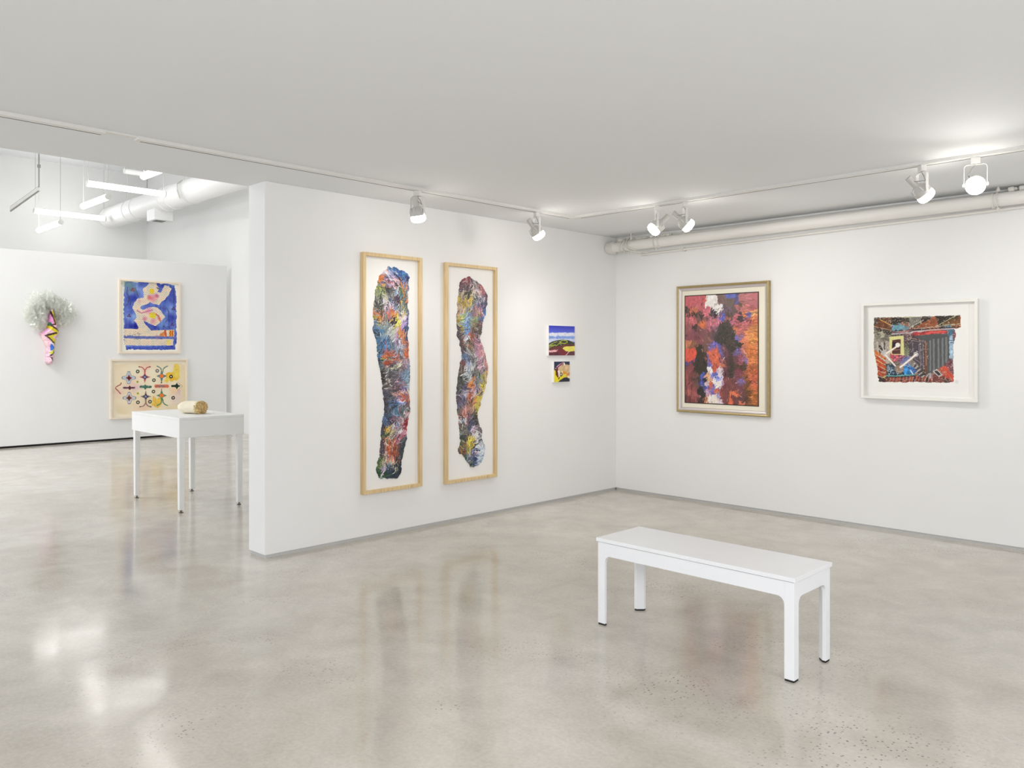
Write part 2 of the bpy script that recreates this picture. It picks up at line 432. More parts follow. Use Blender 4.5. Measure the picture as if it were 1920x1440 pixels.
# ------------------------------------------------------------------ picture content (read off the photograph)
def strip_one():
    f1, f2, f3 = (crop(660, oy, 9, 'x', 0.02) for oy in (460, 620, 780))
    a = [(610,360),(690,378),(740,370),(800,405),(900,440),(960,490),(980,550),(955,580),(960,640),(980,730),(945,790),(950,920),(945,1010),(975,1150),(965,1240),(950,1340),(975,1380),(950,1440)]
    b = [(945,60),(965,200),(960,330),(975,470),(990,620),(990,800),(980,930),(970,1050),(980,1200),(990,1380),(970,1440)]
    c = [(965,20),(945,130),(930,290),(935,380),(905,490),(885,600),(870,670),(850,750),(830,850),(845,910),(830,980),(760,1050),(690,1060),(620,1060),(550,1050),(520,1080),(470,1050),(430,980),(415,890),(450,820),(440,760),(480,690),(490,560),(500,400),(495,220),(530,100),(540,0)]
    d = [(560,1380),(550,1200),(530,1000),(520,850),(500,700),(450,500),(435,350),(440,230),(410,120),(370,30)]
    e = [(360,1440),(380,1300),(365,1150),(380,1020),(395,800),(430,700),(455,600),(480,510),(540,430),(600,400)]
    out = [f1(*p) for p in a] + [f2(*p) for p in b] + [f3(*p) for p in c] + [f2(*p) for p in d] + [f1(*p) for p in e]
    s1 = """(700,420)(50,110,170);(850,470)(50,80,150);(930,540)(40,60,130);(860,560)(60,130,190);(760,500)(50,90,160);(640,400)(70,120,170);(560,480)(190,195,215);(620,530)(170,165,215);(600,440)(225,180,180);(700,580)(225,190,195);(560,590)(140,120,170);(490,540)(225,120,50);(490,630)(230,130,60);(760,610)(70,30,45);(640,640)(110,50,60);(690,630)(220,160,170);(590,700)(225,150,120);(700,690)(90,90,85);(640,740)(60,50,60);(520,720)(170,175,70);(480,780)(130,140,80);(430,850)(140,145,115);(560,760)(60,90,90);(740,800)(130,150,170);(640,820)(110,115,105);(880,720)(225,130,60);(850,770)(70,130,80);(860,820)(110,160,110);(930,690)(60,110,170);(920,850)(200,110,70);(810,870)(55,90,110);(560,870)(190,190,160);(620,890)(195,180,185);(460,930)(60,55,60);(520,950)(225,210,225);(580,1000)(215,195,215);(640,960)(90,115,150);(720,940)(75,50,70);(450,1030)(50,50,50);(410,1000)(140,145,130);(480,1090)(40,45,50);(540,1080)(120,130,120);(600,1060)(215,170,185);(820,1000)(230,140,60);(750,1050)(130,150,200);(880,960)(80,110,110);(920,1030)(90,110,120);(870,1080)(110,120,95);(660,1090)(220,100,60);(720,1120)(235,150,60);(740,1220)(240,205,80);(780,1310)(240,210,80);(740,1390)(240,210,75);(830,1230)(235,210,210);(835,1280)(220,110,150);(870,1330)(170,150,210);(560,1150)(230,120,60);(480,1200)(220,115,60);(560,1230)(130,90,80);(410,1230)(180,180,80);(380,1150)(150,145,145);(650,1240)(150,110,130);(610,1310)(50,40,45);(680,1310)(60,45,60);(490,1300)(45,55,65);(540,1290)(230,180,160);(930,1180)(55,65,130);(920,1300)(60,75,150);(930,1400)(50,70,110);(450,1370)(55,80,110);(560,1390)(120,140,140);(620,1350)(180,180,165);(390,1390)(90,120,160)"""
    s2 = """(420,60)(50,60,70);(460,100)(65,110,150);(560,60)(150,165,160);(640,60)(190,195,190);(600,130)(60,100,140);(500,210)(75,115,165);(590,260)(60,105,150);(690,200)(110,130,155);(740,60)(240,215,90);(800,20)(235,190,80);(760,160)(180,150,190);(790,190)(220,200,215);(860,120)(230,120,55);(900,220)(215,110,60);(920,330)(220,105,50);(860,60)(230,130,60);(940,60)(60,90,130);(660,260)(120,140,160);(790,340)(100,100,110);(830,300)(150,150,165);(740,300)(130,140,160);(460,330)(55,85,105);(500,400)(85,125,170);(620,360)(220,100,60);(600,410)(225,90,40);(570,470)(200,190,70);(570,530)(140,160,60);(640,450)(110,125,110);(610,590)(200,80,50);(700,430)(160,140,165);(720,500)(215,100,55);(860,440)(165,135,150);(890,510)(170,140,150);(820,540)(125,105,120);(730,600)(215,215,170);(690,570)(70,80,100);(800,620)(115,100,105);(690,640)(95,100,110);(850,600)(120,100,110);(460,520)(45,55,60);(500,590)(90,110,120);(530,680)(60,50,50);(590,680)(200,190,180);(620,780)(205,200,190);(590,900)(185,175,165);(640,720)(90,90,95);(540,800)(55,48,48);(550,900)(70,65,60);(780,720)(130,120,135);(740,800)(90,80,90);(800,830)(120,95,120);(790,880)(190,150,165);(900,800)(110,145,185);(930,720)(90,110,130);(960,780)(110,150,180);(870,900)(120,140,175);(940,900)(150,170,180);(640,960)(90,80,85);(700,980)(75,70,80);(800,960)(170,130,140);(880,990)(110,90,150);(930,1030)(225,215,190);(790,1080)(235,160,140);(750,1090)(240,170,160);(900,1100)(215,95,50);(870,1150)(200,90,55);(940,1080)(210,90,60);(570,1040)(85,80,90);(600,1100)(75,70,85);(660,1080)(70,75,85);(700,1150)(60,75,90);(760,1150)(80,70,130);(580,1200)(75,65,80);(640,1200)(90,85,90);(830,1220)(190,170,210);(900,1230)(180,100,80);(960,1250)(130,95,90);(980,1350)(120,85,70);(760,1250)(80,115,165);(690,1260)(70,105,140);(600,1300)(75,65,75);(600,1390)(85,100,120);(720,1330)(85,130,165);(760,1390)(75,120,155);(870,1330)(110,120,130);(900,1400)(110,115,115);(660,1400)(80,120,150)"""
    s3 = """(580,60)(75,100,140);(560,130)(80,100,145);(640,50)(45,55,75);(610,130)(50,60,85);(760,40)(80,120,150);(740,80)(150,100,115);(720,140)(85,120,180);(780,140)(80,110,170);(860,90)(210,170,175);(910,90)(190,35,50);(910,190)(170,40,55);(850,190)(170,140,150);(760,190)(150,110,130);(680,180)(70,55,75);(590,210)(230,165,60);(560,250)(225,160,60);(620,260)(180,140,50);(700,240)(225,220,215);(780,270)(215,210,210);(740,310)(90,80,80);(690,300)(225,215,210);(650,290)(150,150,70);(600,320)(140,150,60);(580,370)(120,130,80);(660,340)(90,120,70);(520,250)(60,65,80);(520,350)(55,60,75);(830,330)(190,110,135);(800,400)(180,95,115);(790,460)(150,80,85);(870,280)(200,130,150);(700,420)(180,90,45);(650,430)(150,80,50);(570,440)(225,130,95);(600,480)(200,90,55);(610,550)(215,180,170);(570,590)(200,150,135);(700,500)(195,85,45);(740,540)(190,95,50);(700,600)(180,80,40);(620,620)(175,75,45);(760,590)(185,85,60);(510,500)(80,60,70);(520,600)(85,70,75);(500,560)(70,60,75);(870,420)(60,70,80);(890,350)(60,70,85);(850,560)(55,70,75);(840,640)(55,70,75);(790,740)(45,55,65);(780,820)(40,55,65);(870,490)(55,70,80);(590,720)(215,110,80);(580,690)(235,190,180);(700,700)(220,150,120);(740,690)(200,100,75);(560,790)(225,205,170);(620,770)(220,195,170);(660,790)(45,50,80);(700,790)(225,200,170);(720,850)(200,190,160);(490,760)(110,130,60);(490,720)(60,90,40);(470,800)(85,110,50);(540,850)(150,130,150);(560,830)(160,135,165);(450,900)(50,95,50);(470,980)(40,90,45);(520,1000)(35,80,45);(560,960)(45,80,50);(510,930)(80,60,50);(520,1050)(150,190,160);(620,870)(45,75,110);(660,840)(140,160,170);(620,930)(35,60,85);(700,930)(25,45,75);(780,900)(30,50,70);(800,970)(35,45,60);(700,1010)(200,205,190);(730,1000)(180,190,190);(640,1030)(40,60,80);(740,1040)(35,45,60)"""
    P, C = [], []
    for s, f in ((s1, f1), (s2, f2), (s3, f3)):
        p, c = parse(s, f); P += p; C += c
    return out, P, C

def strip_two():
    f1, f2 = (crop(820, oy, 10.285, 'x', 0.02) for oy in (480, 620)); f3 = crop(820, 760, 9, 'x', 0.02)
    a = [(635,390),(660,430),(740,470),(810,530),(870,570),(920,650),(970,760),(975,930),(945,1010),(945,1130),(900,1220),(880,1330),(870,1440)]
    b = [(880,30),(830,120),(840,220),(890,320),(940,450),(990,700),(985,800),(960,950),(940,1080),(890,1230),(840,1400)]
    c = [(730,0),(690,130),(700,300),(760,390),(765,470),(745,560),(780,620),(815,700),(800,820),(760,950),(700,1030),(640,1040),(570,1055),(550,1010),(500,930),(420,830),(370,790),(360,740),(400,640),(395,550),(385,440),(375,330),(370,200),(340,100),(345,0)]
    d = [(390,1400),(375,1270),(400,1000),(430,780),(450,600),(485,540),(480,430),(450,280),(450,170),(390,120),(385,60)]
    e = [(400,1440),(375,1320),(385,1180),(400,1000),(395,900),(430,700),(430,570),(480,460),(560,420)]
    out = [f1(*p) for p in a] + [f2(*p) for p in b] + [f3(*p) for p in c] + [f2(*p) for p in d] + [f1(*p) for p in e]
    s1 = """(540,460)(150,55,65);(600,440)(165,75,80);(480,520)(140,80,95);(640,410)(90,50,60);(580,540)(180,150,155);(720,500)(135,145,140);(760,560)(150,140,150);(460,600)(110,75,85);(560,590)(95,80,85);(680,590)(100,85,95);(480,700)(95,70,85);(440,780)(110,90,95);(720,650)(220,200,180);(640,680)(70,60,50);(560,760)(80,75,60);(620,790)(60,58,45);(600,830)(70,65,50);(690,750)(190,180,150);(720,720)(90,85,60);(670,820)(215,210,190);(800,600)(150,60,65);(860,640)(190,110,110);(820,680)(205,140,140);(890,700)(170,95,100);(780,700)(225,190,190);(930,770)(110,80,100);(440,870)(225,190,70);(500,800)(210,190,160);(560,870)(190,160,70);(600,920)(225,185,70);(620,980)(225,195,80);(480,930)(200,175,150);(520,950)(190,150,70);(500,880)(150,130,60);(700,880)(100,95,85);(770,840)(130,135,145);(720,940)(95,95,80);(850,850)(85,90,120);(930,900)(85,85,115);(860,950)(85,95,135);(790,960)(80,95,140);(820,1000)(95,120,185);(900,1040)(75,105,165);(880,1130)(70,105,165);(870,1210)(75,115,175);(740,1060)(150,110,130);(770,1110)(180,100,110);(700,1110)(140,130,160);(640,1050)(150,160,175);(800,1060)(160,110,125);(450,1060)(215,185,160);(430,1120)(210,170,140);(560,1040)(160,150,120);(600,1120)(100,110,120);(420,1200)(200,165,50);(440,1270)(160,150,50);(480,1240)(150,180,110);(520,1280)(225,235,225);(560,1200)(110,150,205);(600,1290)(100,145,210);(550,1390)(105,145,205);(640,1170)(110,110,150);(700,1240)(150,170,100);(760,1180)(170,160,90);(700,1310)(160,155,110);(760,1330)(110,85,75);(800,1260)(130,60,65);(850,1310)(130,75,80);(740,1400)(105,95,70);(800,1400)(110,90,80);(450,1410)(190,170,60);(400,1390)(90,80,90)"""
    s2 = """(440,40)(190,175,70);(410,90)(80,65,80);(520,60)(200,180,90);(580,60)(105,140,200);(530,120)(225,170,190);(620,100)(230,110,70);(680,60)(115,100,80);(760,60)(110,100,85);(840,50)(80,70,75);(720,130)(95,90,130);(660,170)(215,110,70);(730,190)(120,100,140);(800,140)(190,160,190);(460,200)(90,75,80);(540,230)(210,210,220);(520,170)(190,180,190);(620,210)(120,115,100);(690,250)(100,90,85);(780,280)(205,130,140);(830,270)(195,120,125);(860,320)(150,110,115);(480,300)(90,75,75);(600,310)(225,120,55);(540,320)(130,110,100);(650,370)(110,105,95);(500,400)(95,85,95);(580,380)(150,150,155);(700,350)(150,130,135);(780,390)(190,130,150);(760,450)(200,170,190);(520,480)(90,120,165);(520,540)(110,130,160);(610,480)(150,155,165);(680,460)(130,130,120);(640,540)(110,110,110);(720,550)(150,155,155);(860,450)(200,140,140);(900,520)(210,150,150);(500,620)(125,70,75);(540,660)(130,75,85);(470,680)(120,75,75);(600,620)(120,145,190);(660,640)(200,205,210);(690,610)(75,70,75);(700,690)(85,80,80);(800,600)(190,140,170);(780,670)(195,150,170);(850,600)(200,140,155);(930,640)(205,145,140);(960,740)(205,140,135);(930,780)(200,145,140);(460,800)(100,85,75);(480,860)(70,60,55);(440,930)(75,80,70);(580,800)(200,205,210);(600,870)(205,215,220);(560,900)(190,205,205);(690,800)(110,110,100);(760,800)(120,125,110);(840,790)(80,120,110);(860,740)(90,125,120);(830,880)(75,115,100);(660,830)(130,135,130);(530,980)(140,160,160);(500,1060)(150,150,160);(560,1070)(80,70,110);(440,1060)(75,75,70);(700,960)(230,120,55);(670,1040)(235,120,50);(650,1120)(235,115,50);(640,1150)(230,110,60);(780,1050)(170,165,180);(790,1110)(140,130,160);(740,1000)(105,115,105);(900,900)(210,185,70);(880,1000)(205,180,65);(900,1060)(190,165,60);(860,1180)(225,190,60);(800,1250)(225,190,60);(760,1310)(215,175,60);(840,1330)(220,195,70);(920,880)(200,170,90);(690,1200)(190,160,170);(410,1180)(75,70,75);(450,1180)(110,115,120);(500,1180)(160,160,175);(550,1170)(110,100,140);(420,1290)(90,75,85);(480,1290)(120,115,145);(550,1270)(200,195,205);(630,1240)(230,110,55);(690,1270)(235,100,45);(640,1310)(220,95,55);(600,1390)(80,70,50);(550,1390)(110,95,90);(680,1390)(210,140,110);(470,1390)(95,90,125);(800,1400)(170,150,80)"""
    s3 = """(370,70)(80,85,75);(440,40)(150,150,160);(390,100)(110,120,120);(460,130)(200,130,120);(480,170)(195,110,95);(420,180)(190,105,80);(400,250)(180,90,60);(560,60)(175,115,95);(610,50)(185,130,110);(670,60)(205,180,70);(690,20)(215,190,80);(540,150)(90,70,70);(630,150)(75,70,65);(600,220)(90,85,75);(660,240)(75,70,65);(550,220)(70,80,110);(560,300)(75,85,110);(580,360)(80,90,120);(460,290)(190,205,220);(440,340)(150,155,140);(500,280)(190,120,140);(490,340)(200,150,160);(400,340)(110,85,80);(650,320)(70,60,60);(680,390)(55,45,45);(720,370)(110,100,100);(740,440)(115,110,110);(420,430)(110,120,100);(490,410)(130,115,80);(540,420)(75,85,110);(450,500)(60,75,95);(510,510)(60,70,90);(600,410)(205,170,200);(600,470)(190,160,195);(660,460)(120,110,110);(560,450)(90,90,100);(570,550)(230,195,70);(545,640)(225,190,60);(580,590)(230,200,70);(540,710)(220,180,60);(500,750)(225,185,60);(600,540)(220,180,180);(400,560)(80,95,70);(450,600)(65,75,70);(460,640)(165,110,55);(480,690)(175,100,60);(430,740)(190,115,60);(390,740)(110,90,70);(400,660)(75,100,65);(450,790)(130,90,55);(650,510)(205,205,215);(680,560)(215,215,220);(720,540)(200,205,215);(640,600)(50,55,75);(660,640)(60,65,95);(640,700)(55,75,140);(620,740)(50,65,120);(700,620)(200,205,215);(760,600)(60,60,65);(740,660)(205,210,220);(760,740)(195,210,230);(720,800)(190,205,225);(770,800)(180,200,230);(740,880)(180,200,225);(710,960)(185,205,230);(700,720)(195,205,225);(540,780)(90,170,120);(500,810)(50,100,110);(560,820)(60,80,110);(600,790)(100,90,130);(640,830)(170,120,160);(530,880)(170,170,190);(580,880)(60,85,125);(500,870)(60,100,90);(450,870)(225,150,90);(600,930)(45,70,120);(650,930)(40,65,130);(650,980)(45,70,150);(560,960)(60,85,80);(580,1010)(140,150,110);(560,1030)(40,60,40);(610,1020)(45,75,110)"""
    P, C = [], []
    for s, f in ((s1, f1), (s2, f2), (s3, f3)):
        p, c = parse(s, f); P += p; C += c
    return out, P, C

RED = """(220,270)(200,95,105);(300,270)(200,90,100);(220,320)(205,95,105);(330,250)(205,85,90);(360,250)(220,100,80);(420,250)(235,225,220);(450,320)(235,228,222);(400,290)(235,215,205);(480,340)(230,225,230);(490,250)(120,90,85);(470,270)(130,100,105);(520,260)(130,100,95);(595,222)(90,100,190);(590,280)(110,90,80);(600,310)(112,95,85);(640,270)(90,80,130);(560,330)(100,80,90);(700,240)(185,110,110);(760,230)(190,110,115);(810,240)(195,105,110);(800,290)(185,100,105);(720,300)(170,100,95);(690,320)(110,80,60);(680,340)(190,110,110);(740,340)(195,110,105);(800,340)(190,95,95);(230,350)(190,95,75);(270,350)(200,110,80);(240,390)(70,55,50);(270,400)(65,55,48);(200,380)(80,60,55);(320,350)(190,90,95);(370,350)(200,95,110);(330,400)(75,55,55);(375,390)(215,110,120);(190,440)(185,90,95);(225,450)(190,95,100);(262,450)(200,100,105);(210,430)(120,70,70);(290,440)(110,75,70);(325,465)(215,110,70);(330,480)(220,110,65);(350,440)(140,90,90);(400,470)(195,105,120);(440,470)(200,110,115);(470,480)(195,105,125);(480,450)(190,110,130);(400,510)(180,95,110);(430,400)(90,70,75);(450,385)(60,50,55);(515,425)(85,90,180);(545,440)(150,90,70);(500,400)(120,90,120);(570,400)(90,70,65);(620,380)(110,85,80);(580,360)(110,90,110);(640,450)(200,100,115);(610,470)(190,100,120);(650,430)(205,105,115);(690,420)(80,55,60);(690,440)(70,55,55);(720,450)(160,90,110);(770,410)(120,100,170);(800,390)(215,150,90);(820,370)(210,140,85);(740,400)(215,120,70);(800,460)(205,105,65);(820,430)(200,110,70);(770,460)(170,85,90);(200,530)(150,85,85);(250,560)(135,75,85);(220,600)(140,75,85);(300,540)(125,75,75);(350,560)(130,80,85);(400,560)(120,75,75);(270,520)(80,55,55);(300,620)(135,75,80);(380,620)(130,85,80);(440,560)(100,75,80);(430,520)(150,90,110);(500,540)(70,60,55);(520,500)(75,65,58);(560,520)(70,62,55);(480,600)(70,62,55);(540,580)(65,60,52);(580,600)(68,62,55);(560,480)(80,70,65);(600,500)(90,65,60);(530,640)(65,58,50);(620,620)(65,58,52);(650,680)(70,60,52);(630,540)(215,120,75);(650,560)(210,110,80);(600,540)(190,110,85);(690,560)(190,100,95);(720,520)(190,100,100);(660,500)(170,85,85);(680,620)(120,105,170);(650,620)(115,100,165);(700,600)(150,100,130);(770,540)(225,135,75);(800,520)(220,135,70);(820,590)(220,130,60);(780,600)(230,140,70);(740,600)(225,130,80);(800,660)(225,135,60);(760,680)(225,125,65);(820,700)(215,120,60);(720,660)(215,120,85);(760,480)(190,100,95);(590,660)(215,110,70);(580,670)(210,105,75);(570,700)(80,60,55);(660,740)(110,95,165);(640,750)(110,90,130);(700,720)(190,110,100);(690,690)(70,55,45);(600,720)(70,58,52);(540,720)(110,70,80);(760,740)(220,120,55);(800,740)(215,110,50);(820,770)(215,120,60);(770,790)(220,125,60);(720,770)(200,120,100);(220,700)(150,90,70);(200,680)(200,120,85);(270,690)(140,90,70);(215,760)(235,85,70);(190,740)(230,80,60);(250,750)(230,85,65);(200,800)(230,90,70);(200,845)(90,65,110);(250,825)(90,70,120);(220,880)(140,70,75);(200,950)(145,75,75);(240,960)(120,65,65);(200,1050)(140,70,72);(220,1020)(130,70,65);(310,720)(70,58,48);(300,800)(62,54,45);(290,860)(62,54,45);(340,850)(62,54,45);(310,920)(62,54,45);(270,870)(65,55,48);(355,720)(120,85,75);(350,780)(75,60,50);(350,820)(160,90,60);(370,840)(90,70,65);(340,950)(85,100,190);(330,980)(80,90,180);(320,1030)(60,70,150);(350,1000)(45,45,50);(360,930)(60,55,55);(300,1000)(70,60,55);(300,1100)(55,50,48);(320,1160)(60,52,48);(310,1200)(65,50,48);(280,1060)(110,75,70);(250,1100)(150,75,75);(260,1150)(165,85,85);(210,1130)(160,85,80);(190,1180)(120,65,65);(230,1200)(130,65,65);(280,1180)(140,75,75);(240,1050)(130,75,72);(280,960)(120,75,70);(450,690)(100,95,180);(490,710)(95,95,170);(430,700)(120,100,170);(440,730)(225,100,70);(410,760)(225,100,70);(430,800)(220,105,70);(460,770)(225,100,70);(440,850)(195,100,55);(480,850)(225,110,75);(470,820)(220,100,70);(390,790)(100,90,150);(385,850)(95,95,180);(400,870)(120,110,190);(500,760)(95,90,150);(500,820)(110,80,110);(520,850)(200,110,80);(520,730)(120,75,90);(450,920)(215,95,65);(445,890)(180,80,60);(400,910)(235,232,235);(410,940)(230,228,235);(490,920)(215,190,205);(500,950)(230,215,225);(450,980)(90,105,200);(470,990)(100,115,205);(430,970)(90,100,190);(420,950)(120,120,190);(385,980)(225,160,120);(390,1000)(225,170,130);(410,1060)(225,100,65);(400,1080)(220,95,60);(380,1050)(215,190,200);(370,1080)(90,90,170);(380,1110)(190,150,190);(410,1110)(110,100,180);(430,1090)(110,115,190);(470,1040)(235,222,215);(480,1070)(235,222,215);(450,1030)(225,215,225);(510,1040)(190,150,190);(500,1080)(170,140,190);(440,1140)(110,95,180);(400,1130)(190,140,170);(430,1180)(230,218,205);(400,1200)(230,216,205);(440,1210)(230,216,205);(470,1170)(150,140,190);(480,1210)(215,190,200);(370,1200)(215,130,90);(460,1120)(215,110,80);(475,1150)(160,80,75);(560,760)(100,60,68);(600,800)(75,58,50);(560,830)(90,58,60);(600,850)(70,58,50);(610,900)(65,56,48);(600,940)(62,54,46);(560,900)(110,65,70);(530,940)(100,58,65);(640,800)(110,65,70);(690,800)(150,80,95);(720,790)(150,90,120);(700,840)(160,85,95);(680,870)(80,62,45);(730,865)(85,62,48);(640,880)(90,70,55);(760,840)(120,105,170);(750,860)(100,85,130);(660,930)(130,60,75);(690,960)(125,65,80);(640,960)(120,70,75);(700,1010)(110,95,160);(690,1030)(120,90,130);(640,1030)(120,65,68);(660,1080)(125,68,72);(700,1100)(120,68,75);(560,1010)(125,68,65);(600,1040)(125,68,65);(540,1060)(120,62,65);(580,1100)(122,66,64);(520,1110)(130,66,62);(560,1160)(125,68,65);(620,1100)(130,70,66);(620,1180)(122,66,64);(560,1210)(120,60,60);(530,1180)(130,65,62);(500,1130)(165,72,58);(630,1130)(230,115,75);(600,1190)(225,100,60);(595,1210)(225,100,60);(680,1225)(215,110,80);(660,1200)(115,70,72);(700,1180)(110,68,65);(780,870)(205,115,60);(820,860)(200,110,60);(800,920)(200,100,55);(760,920)(200,105,65);(820,960)(200,95,60);(780,1000)(205,95,60);(820,1040)(200,95,62);(740,1000)(150,85,55);(750,1060)(120,72,45);(780,1080)(170,95,50);(740,1120)(110,72,45);(760,1150)(125,75,42);(820,1100)(190,100,50);(800,1160)(190,105,45);(780,1210)(140,85,45);(820,1210)(180,100,45);(740,1200)(95,65,50);(720,1150)(110,68,70);(760,1000)(170,90,50);(820,810)(210,115,55);(780,830)(215,120,65)"""

def red_picture(pt):
    f = crop(1250, 510, 4.966, 'y', -0.015)
    P, C = parse(RED, f)
    pt.c = pt.seeds(P, C, 0.028, 0.06, streak=0.012, lum=0.13, fine=0.006, k=1)
    hm = np.full(pt.A.shape, 0.4)
    # right-hand side: combed horizontal orange strokes
    X0 = f(690, 0)[0]
    u = fbm(pt.A/0.09, pt.Z/0.006, 15, 2)
    m = np.clip((pt.A - X0)/0.05, 0, 1)*np.clip((pt.Z - f(0, 1230)[1])/0.05, 0, 1)*np.clip((f(0, 360)[1]-pt.Z)/0.05, 0, 1)
    pt.c = pt.c*(1 + (m*u*0.75)[..., None])
    v = fbm(pt.A/0.006, pt.Z/0.10, 18, 2)
    ml = np.clip((f(300, 0)[0]-pt.A)/0.05, 0, 1)*np.clip((f(0, 880)[1]-pt.Z)/0.1, 0, 1)
    pt.c = np.clip(pt.c*(1 + (ml*v*0.7)[..., None]), 0, 255)
    g = lambda *p: [f(*q) for q in p]
    pt.poly(g((365,220),(470,215),(470,280),(500,300),(500,350),(470,380),(430,330),(380,320),(350,325),(380,260)), (236,226,220), 0.02, 0.03, 1, 0.05, k=3)
    pt.poly(g((545,212),(640,207),(642,240),(548,243)), (92,102,196), 0.012, 0.03, 1, 0.1, k=5)
    pt.poly(g((540,245),(628,245),(632,330),(560,330),(540,300)), (112,94,84), 0.012, 0.03, 1, 0.05, k=6)
    pt.poly(g((165,710),(270,712),(272,800),(240,830),(165,835)), (234,86,66), 0.012, 0.04, 1, 0.08, k=7)
    pt.poly(g((165,228),(345,218),(350,300),(320,330),(165,325)), (203,92,100), 0.015, 0.03, 1, 0.06, k=8)
    pt.line(g((170,852),(215,842),(262,818)), 0.012, (84,66,120), 1, 0.012, 0.02, k=9)
    pt.poly(g((272,715),(330,690),(350,735),(335,790),(380,830),(380,900),(340,930),(300,960),(270,900),(290,800)), (62,54,45), 0.02, 0.03, 1, 0.08, k=10)
    pt.poly(g((478,560),(560,470),(600,510),(640,600),(690,690),(660,710),(560,700),(490,660),(450,660)), (66,60,53), 0.03, 0.035, 0.9, 0.1, k=11)
    pt.poly(g((350,925),(330,950),(315,1040),(325,1040),(345,960),(356,935)), (86,100,192), 0.008, 0.02, 1, 0.1, k=12)
    pt.poly(g((418,735),(470,705),(485,760),(490,850),(430,870),(395,820),(390,750)), (224,101,70), 0.02, 0.025, 0.9, 0.12, k=13)
    pt.line(g((445,860),(452,900),(448,945)), 0.02, (216,95,64), 1, 0.012, 0.02, k=14)
    pt.poly(g((396,885),(412,890),(420,940),(405,985),(390,960)), (238,234,238), 0.012, 0.02, 1, 0.04, k=2)
    pt.poly(g((480,890),(508,900),(512,1000),(505,1080),(490,1080),(495,960)), (226,206,220), 0.012, 0.02, 0.9, 0.08, k=4)
    pt.poly(g((440,1020),(500,1015),(505,1080),(455,1085)), (238,224,216), 0.014, 0.02, 1, 0.05, k=5)
    pt.poly(g((400,1140),(455,1140),(480,1230),(362,1222)), (232,218,206), 0.014, 0.03, 1, 0.05, k=6)
    pt.poly(g((395,1030),(425,1020),(430,1060),(405,1090),(390,1080)), (224,97,62), 0.012, 0.02, 1, 0.08, k=7)
    pt.poly(g((370,940),(395,935),(405,1010),(385,1010)), (228,165,124), 0.012, 0.02, 0.9, 0.1, k=8)
    for q, w in ((((590,1170),(597,1225)), 0.018), (((672,1205),(684,1238)), 0.012), (((624,1120),(636,1142)), 0.02)):
        pt.line(g(*q), w, (226,104,66), 1, 0.01, 0.02, k=9)
    for x, y0, y1 in ((187,395,470),(222,415,480),(258,415,490)):
        pt.line(g((x,y0),(x,y1)), 0.024, (197,98,104), 1, 0.008, 0.02, 0.1, k=10)
    pt.poly(g((350,360),(395,355),(390,420),(362,415)), (214,108,120), 0.008, 0.02, 1, 0.08, k=11)
    right = np.clip((pt.A - f(560, 0)[0])/0.12, 0, 1)
    ang = (1-right)*(1.45 + 3.0*fbm(pt.A/0.25, pt.Z/0.25, 6)) + right*(0.08 + 1.2*fbm(pt.A/0.2, pt.Z/0.2, 9))
    busy = pt.dist(g((250,400),(450,440),(640,470),(560,620),(600,800),(480,760),(430,1000),(400,1200),(700,900),(760,1150),(800,700)), 0.02, 0.05, 3) < 0.13
    pt.strokes(800, 0.040, 0.012, ang, 0.006, 31, None, 0.16, 0.0, 6.0, 0.4, hm)
    pt.strokes(1300, 0.026, 0.006, ang, 0.010, 32, busy, 0.30, 0.02, 10.0, 0.6, hm)
    pt.strokes(1100, 0.018, 0.004, ang, 0.010, 33, busy, 0.35, 0.04, 14.0, 0.7, hm)
    return hm

